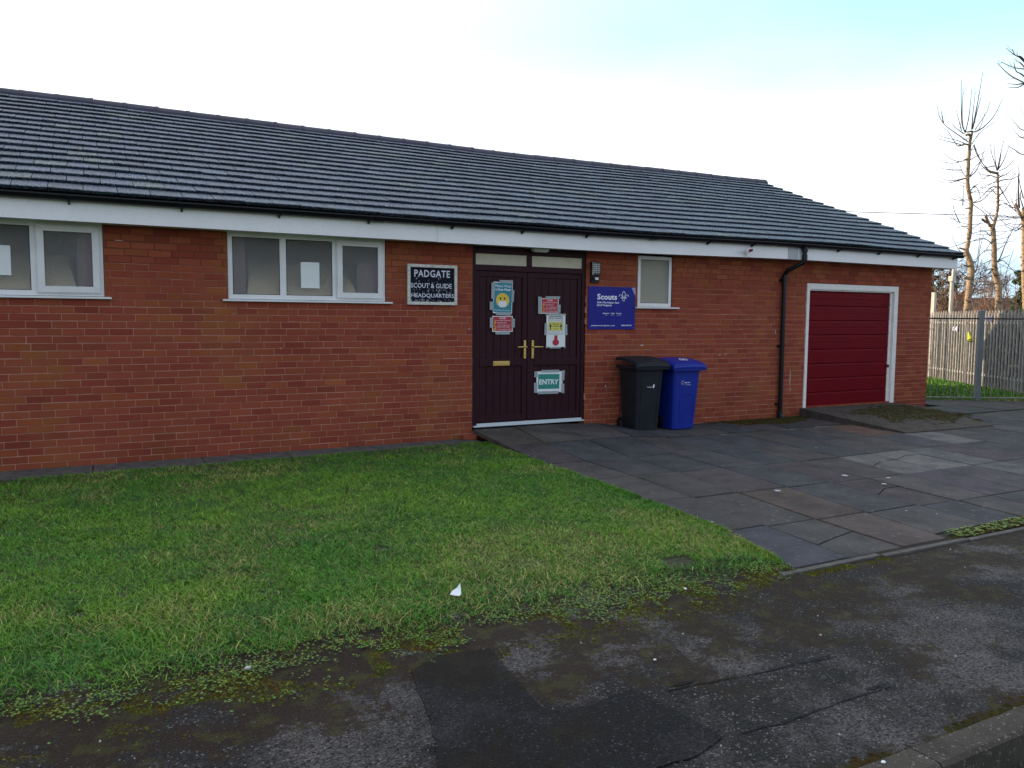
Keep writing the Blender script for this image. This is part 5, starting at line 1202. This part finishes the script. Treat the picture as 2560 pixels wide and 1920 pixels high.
pollard('taller pollarded tree nearest the hall corner, sunlit trunk with a kink above the fence',
 [c8(530, 1600), c8(552, 1350), c8(572, 1150), c8(600, 950), c8(612, 800), c8(600, 690), c8(560, 570), c8(525, 475), c8(558, 300), c8(585, 110), c7(358, 1600), c7(370, 1350), c7(375, 1250), c7(345, 1130), c7(326, 1000), c7(330, 850), c7(342, 650), c7(356, 450), c7(376, 330), c7(396, 268)],
 [.125, .110, .105, .105, .095, .085, .075, .07, .07, .065, .058, .05, .04], 28,
 [[c6(*p) for p in s] for s in (
  [(660, 855), (600, 860), (570, 780), (563, 600), (565, 410)], [(600, 870), (575, 800), (573, 640), (582, 478)], [(600, 865), (625, 760), (640, 650), (655, 490)], [(655, 840), (665, 700), (686, 518)], [(662, 840), (690, 690), (715, 560), (750, 345)], [(664, 830), (700, 690), (740, 545)],
  [(680, 850), (740, 760), (785, 690), (812, 600)], [(680, 865), (760, 820), (850, 720), (922, 578)], [(625, 950), (540, 890), (430, 810), (375, 730), (355, 630)], [(408, 785), (400, 730), (390, 680)], [(590, 880), (530, 840), (478, 790)], [(565, 850), (545, 770), (520, 672)],
  [(630, 975), (590, 965), (540, 987), (500, 940), (450, 860), (400, 820)], [(600, 965), (520, 935), (430, 915), (345, 880)], [(560, 972), (450, 945), (350, 920)], [(615, 1100), (540, 1125), (450, 1132), (330, 1090)], [(545, 1120), (480, 1100), (408, 1042)], [(605, 1250), (575, 1215), (555, 1160), (530, 1130)], [(560, 1193), (460, 1190), (360, 1170)],
  [(600, 1262), (520, 1280), (450, 1282), (385, 1258)], [(600, 1265), (500, 1295), (430, 1305), (340, 1285)], [(640, 1250), (690, 1200), (735, 1110), (768, 1000)], [(640, 1240), (700, 1150), (830, 1020)], [(640, 1105), (720, 1060), (815, 1010)], [(655, 970), (700, 900), (760, 840), (862, 768)],
  [(672, 975), (700, 1060), (760, 1150), (820, 1205)], [(665, 1475), (720, 1465), (760, 1440), (860, 1345), (930, 1335)], [(665, 1490), (760, 1560), (850, 1640)], [(578, 1500), (580, 1400), (582, 1318)], [(552, 1650), (505, 1550), (490, 1460)], [(640, 1385), (670, 1340), (700, 1350), (735, 1440)], [(655, 860), (690, 860), (730, 820), (770, 690)])]
 +[[c8(*p) for p in s] for s in ([(650, 650), (690, 655), (715, 600), (740, 400), (780, 0)], [(650, 860), (700, 800), (730, 640), (765, 400), (825, 190)], [(550, 35), (440, 50), (320, 78)], [(590, 290), (450, 340), (240, 410)], [(490, 495), (430, 480), (370, 410), (265, 190)], [(640, 1030), (670, 1080), (640, 1180)], [(560, 920), (480, 880), (430, 820), (380, 800)])],
 [([c8(490, 440), c8(450, 425), c8(400, 415)], .035), ([c8(590, 745), c8(530, 725), c8(480, 716)], .035), ([c8(600, 945), c8(540, 940), c8(480, 928)], .055), ([c7(350, 455), c7(290, 445), c7(250, 460), c7(190, 470)], .035), ([c7(370, 330), c7(340, 310), c7(300, 322)], .05), ([c7(360, 1330), c7(320, 1330), c7(298, 1338)], .03), ([c7(320, 655), c7(280, 662)], .04)], b1, 26, 3)
b2 = PX(2494, 805, 29); b2 = (b2[0], b2[1], -.1)
pollard('shorter pollarded tree to the right, its sunlit trunk forking near the top',
 [c8(1072, 1600), c8(1080, 1350), c8(1085, 1100), c8(1062, 1000), c8(1030, 870), c8(1010, 720), c8(1005, 450), c8(1000, 300), c8(988, 130), c8(970, 30), c7(688, 1560), c7(732, 1400), c7(745, 1250), c7(745, 1000), c7(740, 830)],
 [.13, .115, .11, .11, .10, .092, .085, .08, .06, .052, .045, .04], 29,
 [[c7(*p) for p in s] for s in ([(735, 810), (700, 700), (655, 560), (635, 410)], [(735, 800), (705, 640), (695, 430)], [(740, 800), (765, 660), (800, 500), (835, 360)], [(745, 800), (775, 680), (795, 530)], [(745, 800), (820, 680), (870, 560), (915, 430)], [(760, 815), (860, 770), (930, 700), (990, 625)], [(610, 810), (540, 720), (480, 610), (420, 455)], [(620, 830), (540, 760), (460, 650)],
  [(725, 910), (680, 885), (600, 890), (545, 925), (510, 880), (490, 815)], [(640, 880), (540, 865), (430, 835)], [(720, 1035), (660, 1040), (590, 1100), (500, 1190), (400, 1250)], [(760, 960), (830, 935), (930, 930), (1090, 850)], [(770, 1040), (850, 1180), (940, 1320), (1040, 1420)], [(765, 1222), (800, 1220), (860, 1275), (1010, 1340)], [(765, 1150), (830, 1100), (920, 960), (985, 850)], [(765, 1285), (830, 1270), (920, 1310)], [(700, 745), (600, 765), (430, 800)], [(720, 1140), (640, 1060), (500, 1045)], [(740, 960), (620, 1000), (470, 1055)], [(680, 1510), (640, 1440), (640, 1400), (720, 1310)], [(740, 860), (800, 900), (830, 915)])]
 +[[c8(*p) for p in s] for s in ([(1062, 655), (1120, 560), (1200, 350), (1300, 150), (1400, -60)], [(1135, 1085), (1170, 1060), (1200, 900), (1250, 720), (1340, 450)], [(1075, 650), (1150, 630), (1220, 680), (1345, 820)], [(1110, 1025), (1000, 1030), (850, 1045), (660, 1050)], [(980, 768), (880, 800), (780, 870), (665, 890)], [(990, 760), (900, 860), (800, 920), (680, 935)], [(980, 455), (900, 450), (820, 480), (740, 560), (670, 620)], [(965, 345), (900, 285), (820, 255), (720, 260), (600, 300), (330, 318)], [(970, 210), (910, 185), (860, 130), (760, 130), (620, 165), (420, 205)], [(1000, 600), (900, 650), (800, 690), (740, 670)], [(975, 260), (940, 330), (830, 500)], [(1100, 620), (1180, 580), (1280, 540)], [(1060, 1040), (1020, 1120), (985, 1120), (1000, 1060)])],
 [([c7(640, 1580), c7(600, 1500), c7(575, 1425)], .06), ([c7(600, 1530), c7(550, 1500), c7(520, 1478)], .05), ([c7(740, 845), c7(690, 838), c7(608, 815)], .055), ([c8(970, 775), c8(940, 770)], .03)], b2, 24, 4)
b3 = PX(2563, 805, 26); b3 = (b3[0], b3[1], -.1)
pollard('reddish pollarded tree half cut off by the right edge of the photo', [(2565, 780), (2562, 700), (2561, 600), (2560, 560), (2559, 520)], [.11, .10, .08, .06], 26,
 [[c7(*p) for p in s] for s in ([(1020, 1320), (1000, 1250), (1002, 1030)], [(1030, 1310), (1022, 1100), (1030, 740)], [(1045, 1330), (1030, 1000), (1050, 800)], [(1100, 1200), (1050, 1000), (1035, 860)], [(1000, 1340), (950, 1260), (915, 1145)], [(1100, 1330), (1060, 1200), (1065, 1060)], [(1000, 1335), (940, 1310), (870, 1275)], [(1090, 1500), (1020, 1590), (940, 1620), (840, 1570)], [(1100, 1560), (1000, 1640), (900, 1640)])],
 [([c7(1095, 1510), c7(1060, 1430), c7(1015, 1330), c7(985, 1265)], .05)], b3, 16, 5)
b4 = PX(2650, 800, 22); b4 = (b4[0], b4[1], -.1)
pollard('tree beyond the right edge whose thin branches reach into the upper sky', [(2650, 700), (2645, 500), (2640, 330), (2635, 220)], [.16, .13, .10, .06], 22,
 [[c6(*p) for p in s] for s in ([(1360, 560), (1106, 240), (1050, 212), (1000, 180), (952, 138)], [(1360, 560), (1200, 320), (1100, 320), (1000, 300), (908, 258)], [(1360, 600), (1106, 440), (1010, 390), (940, 335), (877, 270)], [(1360, 600), (1130, 455), (1040, 455), (962, 443)], [(1360, 600), (1150, 455), (1050, 480), (972, 478)], [(1360, 620), (1110, 385), (1040, 340), (1018, 264)], [(1360, 560), (1100, 250), (1030, 200), (1005, 145)], [(1360, 900), (1106, 850), (1050, 810), (1008, 760)], [(1360, 950), (1106, 918), (1050, 885), (1012, 838)], [(1360, 1100), (1106, 1063), (1030, 1020), (960, 978)], [(1360, 600), (1106, 300), (1060, 260), (1020, 230)])],
 [], b4, 30, 6, (.3, 1))

def leafcloud(mb, centers, q, n, size, tones):
    for k in range(n):
        c, r_ = centers[q.integers(len(centers))]; d = q.normal(size=3); d /= np.linalg.norm(d); p = np.array(c)+d*r_*q.random()**.45*np.array([1, 1, .8])
        a = q.normal(size=3); a /= np.linalg.norm(a); b = np.cross(a, q.normal(size=3)); b /= np.linalg.norm(b); s = size*(.6+.8*q.random())
        t = tones[q.integers(len(tones))]*(.7+.6*q.random()); mb.cc = (t, t, t*.9)
        mb.poly([p-a*s, p+b*s*.45, p+a*s, p-b*s*.45])
# conifer at the right edge
q = np.random.default_rng(31); B = PX(2585, 800, 44); t = thing('conifer', 'dark green drooping conifer at the right edge behind the fence', 'tree', (B[0], B[1], -.1))
g = MB(); g.tube([(B[0], B[1], -.1), (B[0], B[1], 3), (B[0], B[1], 5.6)], [.22, .15, .03], 8); g.build('trunk', M['bark'], t)
g = MB(); cs = []
for k in range(110):
    z = .8+5.0*q.random()**.9; R_ = 1.55*(1-((z-.8)/5.6))**.6+.12; a = q.random()*6.28; rr = R_*q.random()**.4; cs.append(((B[0]+rr*math.cos(a), B[1]+rr*math.sin(a), z-.18*rr), .16+.20*q.random()))
leafcloud(g, cs, q, 15000, .075, [.5, .8, 1.3, 1.9]); g.build('crown', M['leaf'], t)
# ivy-clad tree just behind the hall corner
B = PX(2322, 800, 34); t = thing('ivy_clad_tree', 'dark ivy-clad tree showing in the gap beside the hall corner', 'tree', (B[0], B[1], -.1))
g = MB(); g.tube([(B[0], B[1], -.1), (B[0]+.1, B[1], 2.5), (B[0], B[1], 4.3)], [.2, .15, .05], 8); g.build('trunk', M['bark'], t)
g = MB(); cs = [((B[0]+.42*q.normal()*.8, B[1]+.4*q.normal(), 1.0+3.1*q.random()), .10+.18*q.random()) for _ in range(70)]; leafcloud(g, cs, q, 5500, .06, [.4, .7, 1.1]); g.build('crown', M['leaf'], t)
g = MB()
for k in range(26):
    z = 1.6+2.6*q.random(); a = q.random()*6.28; p0 = np.array([B[0], B[1], z]); d = np.array([math.cos(a), math.sin(a), .2+.6*q.random()]); g.tube([p0, p0+d*.5, p0+d*.8+np.array([0, 0, .3])], [.02, .014, .006], 4)
g.build('boughs', M['bough'], t)
# dark scrub filling the ground behind the palisade
g = MB(); q = np.random.default_rng(90)
cs = [(fp(s_, .1+1.35*q.random(), -(.9+1.3*q.random())), .28) for s_ in np.linspace(-7, 12, 240)]
leafcloud(g, cs, q, 16000, .07, [.25, .45, .8, 1.2])
for k in range(500):
    s_ = q.uniform(-6, 12); o_ = -(.8+1.4*q.random()); a, b = fp(s_, -.1, o_), fp(s_+q.normal()*.35, 1.2+.8*q.random(), o_+q.normal()*.2); g.cc = (.6, .5, .4); g.tube([a, b], [.014, .005], 3)
tag(g.build('scrub', M['leaf']), 'dark tangled scrub filling the strip behind the palisade fence', 'undergrowth', kind='stuff')
# multi-stemmed bare bushes behind the fence
def bush(label, px, dep, h, n_, spread, seed, m='bough'):
    q = np.random.default_rng(seed); B = PX(px, 800, dep); t = thing('bare_bush', label, 'bush', (B[0], B[1], -.1), 'bare bushes behind the palisade fence'); g = MB()
    for k in range(n_):
        a = q.random()*6.28; r_ = spread*q.random()**.5; hh = h*(.6+.45*q.random()); p0 = np.array([B[0]+.25*r_*math.cos(a), B[1]+.25*r_*math.sin(a), -.1]); p3 = np.array([B[0]+r_*math.cos(a), B[1]+r_*math.sin(a), hh]); pm = (p0+p3)/2+q.normal(size=3)*.12; b = bez([p0, pm, p3], 4)
        g.tube(b, np.linspace(.022, .007, len(b)), 4)
        for j in range(6):
            i = q.integers(3, len(b)); e = b[i]+np.array([q.normal()*.28, q.normal()*.28, .1+.35*q.random()]); g.tube([b[i], (b[i]+e)/2+q.normal(size=3)*.03, e], [.010, .008, .004], 3)
    g.build('stems', M[m], t); return t
bush('upright bare bush between the two sunlit trunks', 2468, 31, 3.6, 46, 1.0, 1)
bush('spreading bare bush to the right of the forked tree', 2530, 33, 3.3, 40, 1.3, 2)
bush('tangled bare bush beside the pale pole', 2362, 30, 3.4, 40, .8, 3)
bush('wispy bare bush at the foot of the taller pollarded tree', 2440, 33, 3.0, 26, .9, 4)
# distant bare trees
def bare_tree(label, px, dep, h, seed):
    q = np.random.default_rng(seed); B = PX(px, 800, dep); t = thing('bare_tree', label, 'tree', (B[0], B[1], -.1), 'distant bare winter trees'); g = MB(); g.tube([(B[0], B[1], -.1), (B[0], B[1], h*.4)], [.16, .11], 6); g.build('trunk', M['twig'], t); g = MB()
    def grow(p, d, L, r_, lv):
        e = p+d*L; g.tube([p, (p+e)/2+q.normal(size=3)*L*.06, e], [r_, r_*.85, r_*.6], 4, False)
        if lv == 0: return
        for _ in range(3 if lv > 1 else 4):
            nd = d+q.normal(size=3)*.55; nd[2] = max(nd[2], -.1); nd /= np.linalg.norm(nd); grow(e, nd, L*.68, r_*.6, lv-1)
    for _ in range(4):
        nd = np.array([q.normal()*.45, q.normal()*.45, 1.0]); nd /= np.linalg.norm(nd); grow(np.array([B[0], B[1], h*.35]), nd, h*.26, .07, 4)
    g.build('crown', M['twig'], t)
bare_tree('distant bare tree between the pale pole and the taller pollard', 2400, 62, 6.6, 1)
bare_tree('distant bare tree seen through the gap by the hall corner', 2372, 70, 6.2, 2)
bare_tree('distant bare tree whose top peeks over the end of the roof', 2345, 80, 9.3, 3)
bare_tree('distant bare tree behind the forked pollard', 2520, 75, 6.4, 5)
# pale pole, short pale post, overhead wire
B = PX(2374, 800, 25); T = PX(2381, 640, 25)
t = thing('pale_pole', 'sunlit pale pole with small brackets behind the palisade fence', 'pole', (B[0], B[1], -.1))
g = MB(); zt = PX(2380, 702, 25)[2]; g.tube([(B[0], B[1], -.1), (B[0]+.03, B[1], zt)], .055, 10); g.build('lower_pole', M['timber'], t)
g = MB(); g.tube([(B[0]+.03, B[1], zt), (B[0]+.10, B[1], PX(2381, 668, 25)[2])], .042, 10); g.box(B[0]-.08, B[0]+.10, B[1]-.08, B[1]+.06, zt-.02, zt+.14); g.build('upper_pole', M['timber'], t)
g = MB(); zz = PX(2381, 680, 25)[2]; g.tube([(B[0]+.06, B[1], zz), (B[0]+.26, B[1]-.12, zz+.02)], .02, 6); g.tube([(B[0]+.06, B[1], zz+.15), (B[0]+.24, B[1]-.1, zz+.13)], .02, 6); g.build('bracket', M['timber'], t)
B = PX(2331, 800, 24); z1 = PX(2331, 733, 24)[2]; g = MB(); g.hexa([(B[0]-.05, B[1]-.05, -.1), (B[0]+.05, B[1]-.05, -.1), (B[0]+.05, B[1]+.05, -.1), (B[0]-.05, B[1]+.05, -.1), (B[0]-.03, B[1]-.05, z1), (B[0]+.07, B[1]-.05, z1), (B[0]+.07, B[1]+.05, z1+.03), (B[0]-.03, B[1]+.05, z1+.03)])
tag(g.build('short_post', M['timber'], origin=(B[0], B[1], -.1)), 'short pale timber post tight against the hall corner', 'post')
g = MB()
for dy, zz in ((0, 0), (3, -.02)):
    p = [PX(x, y+dy, 58+k*1.2) for k, (x, y) in enumerate(((1900, 521), (2112, 529), (2360, 536), (2480, 539), (2620, 543)))]
    if dy: p = p[3:]
    g.tube(bez(p, 5) if len(p) > 2 else p, .032, 4)
tag(g.build('overhead_wire', M['cable'], origin=tuple(PX(2112, 529, 58))), 'thin black overhead wire running off the roof end to the right', 'wire')
# ---- house beyond
A = PX(2460, 790, 60); hx, hy = A[0], A[1]
ex = np.array([rt[0], rt[1]]); ex /= np.linalg.norm(ex); ey = np.array([-ex[1], ex[0]])
hp = lambda a, b, z: (hx+ex[0]*a+ey[0]*b, hy+ex[1]*a+ey[1]*b, z)
hs = thing('far_house', 'distant brick bungalow with brown tiled roof and chimney beyond the fence', 'house', (hx, hy, 0))
za = PX(2430, 742, 60)[2]; zr = PX(2460, 736, 60)[2]
def zpix(px, py, d=60): return PX(px, py, d)[2]
eav, rid = zpix(2460, 785), zpix(2460, 741)
g = MB(); g.hexa([hp(-3.6, 0, -.2), hp(6, 0, -.2), hp(6, 7, -.2), hp(-3.6, 7, -.2), hp(-3.6, 0, eav), hp(6, 0, eav), hp(6, 7, eav), hp(-3.6, 7, eav)]); 
g.prism([hp(-1.1, -1.2, -.2), hp(1.3, -1.2, -.2), hp(1.3, -1.2, eav+.15), hp(.1, -1.2, eav+.75), hp(-1.1, -1.2, eav+.15)], (ey[0]*1.2, ey[1]*1.2, 0)); g.build('wall', M['brickbg'], hs)
g = MB(); g.add([hp(-4.0, -.4, eav-.1), hp(6.4, -.4, eav-.1), hp(6.4, 7.4, eav-.1), hp(-4.0, 7.4, eav-.1), hp(-1.2, 3.5, rid), hp(5.8, 3.5, rid)], [(0, 1, 5, 4), (1, 2, 5), (2, 3, 4, 5), (3, 0, 4)])
rf = g.build('roof', M['roofbg'], hs)
g = MB(); zc = zpix(2460, 735); 
for a, b, z0, z1 in ((-.45, .45, rid-.4, zc-.05), (-.5, .5, zc-.05, zc+.05)): g.hexa([hp(a, 3.1, z0), hp(b, 3.1, z0), hp(b, 3.9, z0), hp(a, 3.9, z0), hp(a, 3.1, z1), hp(b, 3.1, z1), hp(b, 3.9, z1), hp(a, 3.9, z1)])
for a in (-.22, .22): c = hp(a, 3.5, zc+.05); g.cyl(c, (0, 0, 1), .1, .25, 8)
g.build('chimney', M['brickbg'], rf)
g = MB()
for (a0, z0), (a1, z1) in (((-1.3, eav+.05), (.1, eav+.85)), ((.1, eav+.85), (1.5, eav+.05))): g.hexa([hp(a0, -1.35, z0), hp(a1, -1.35, z1), hp(a1, -.9, z1), hp(a0, -.9, z0), hp(a0, -1.35, z0+.14), hp(a1, -1.35, z1+.14), hp(a1, -.9, z1+.14), hp(a0, -.9, z0+.14)])
g.build('bargeboard', M['gframe'], hs)
g = MB(); g.hexa([hp(-.4, -1.24, .9), hp(.6, -1.24, .9), hp(.6, -1.2, .9), hp(-.4, -1.2, .9), hp(-.4, -1.24, eav-.1), hp(.6, -1.24, eav-.1), hp(.6, -1.2, eav-.1), hp(-.4, -1.2, eav-.1)]); g.build('window', M['glass_dark'], hs)
A = PX(2380, 790, 66); hx, hy = A[0], A[1]; hs = thing('far_house', 'low brown-roofed building mostly hidden, left of the taller pollard', 'house', (hx, hy, 0)); e2 = zpix(2380, 790, 66)
g = MB(); g.hexa([hp(-4, 0, -.2), hp(4.4, 0, -.2), hp(4.4, 6, -.2), hp(-4, 6, -.2), hp(-4, 0, e2), hp(4.4, 0, e2), hp(4.4, 6, e2), hp(-4, 6, e2)]); g.build('wall', M['brickbg'], hs)
r2_ = zpix(2380, 757, 66); g = MB(); g.add([hp(-4.3, -.3, e2-.1), hp(4.7, -.3, e2-.1), hp(4.7, 6.3, e2-.1), hp(-4.3, 6.3, e2-.1), hp(-4.3, 3, r2_), hp(4.7, 3, r2_)], [(0, 1, 5, 4), (2, 3, 4, 5), (1, 2, 5), (3, 0, 4)]); g.build('roof', M['roofbg'], hs)
A = PX(2580, 790, 52); hx, hy = A[0], A[1]; hs = thing('far_house', 'brown-roofed building behind the conifer at the right edge', 'house', (hx, hy, 0)); e2 = zpix(2560, 800, 52)
g = MB(); g.hexa([hp(-1.9, 0, -.2), hp(8, 0, -.2), hp(8, 6, -.2), hp(-1.9, 6, -.2), hp(-1.9, 0, e2), hp(8, 0, e2), hp(8, 6, e2), hp(-1.9, 6, e2)]); g.build('wall', M['brickbg'], hs)
r2_ = zpix(2560, 742, 52); g = MB(); g.add([hp(-2.2, -.3, e2-.1), hp(8.4, -.3, e2-.1), hp(8.4, 6.3, e2-.1), hp(-2.2, 6.3, e2-.1), hp(-.3, 3, r2_), hp(8.4, 3, r2_)], [(0, 1, 5, 4), (2, 3, 4, 5), (1, 2, 5), (3, 0, 4)]); g.build('roof', M['roofbg'], hs)
for o in list(bpy.data.objects):
    if '_L' in o: del o['_L']
print('faces', sum(len(m.polygons) for m in bpy.data.meshes))
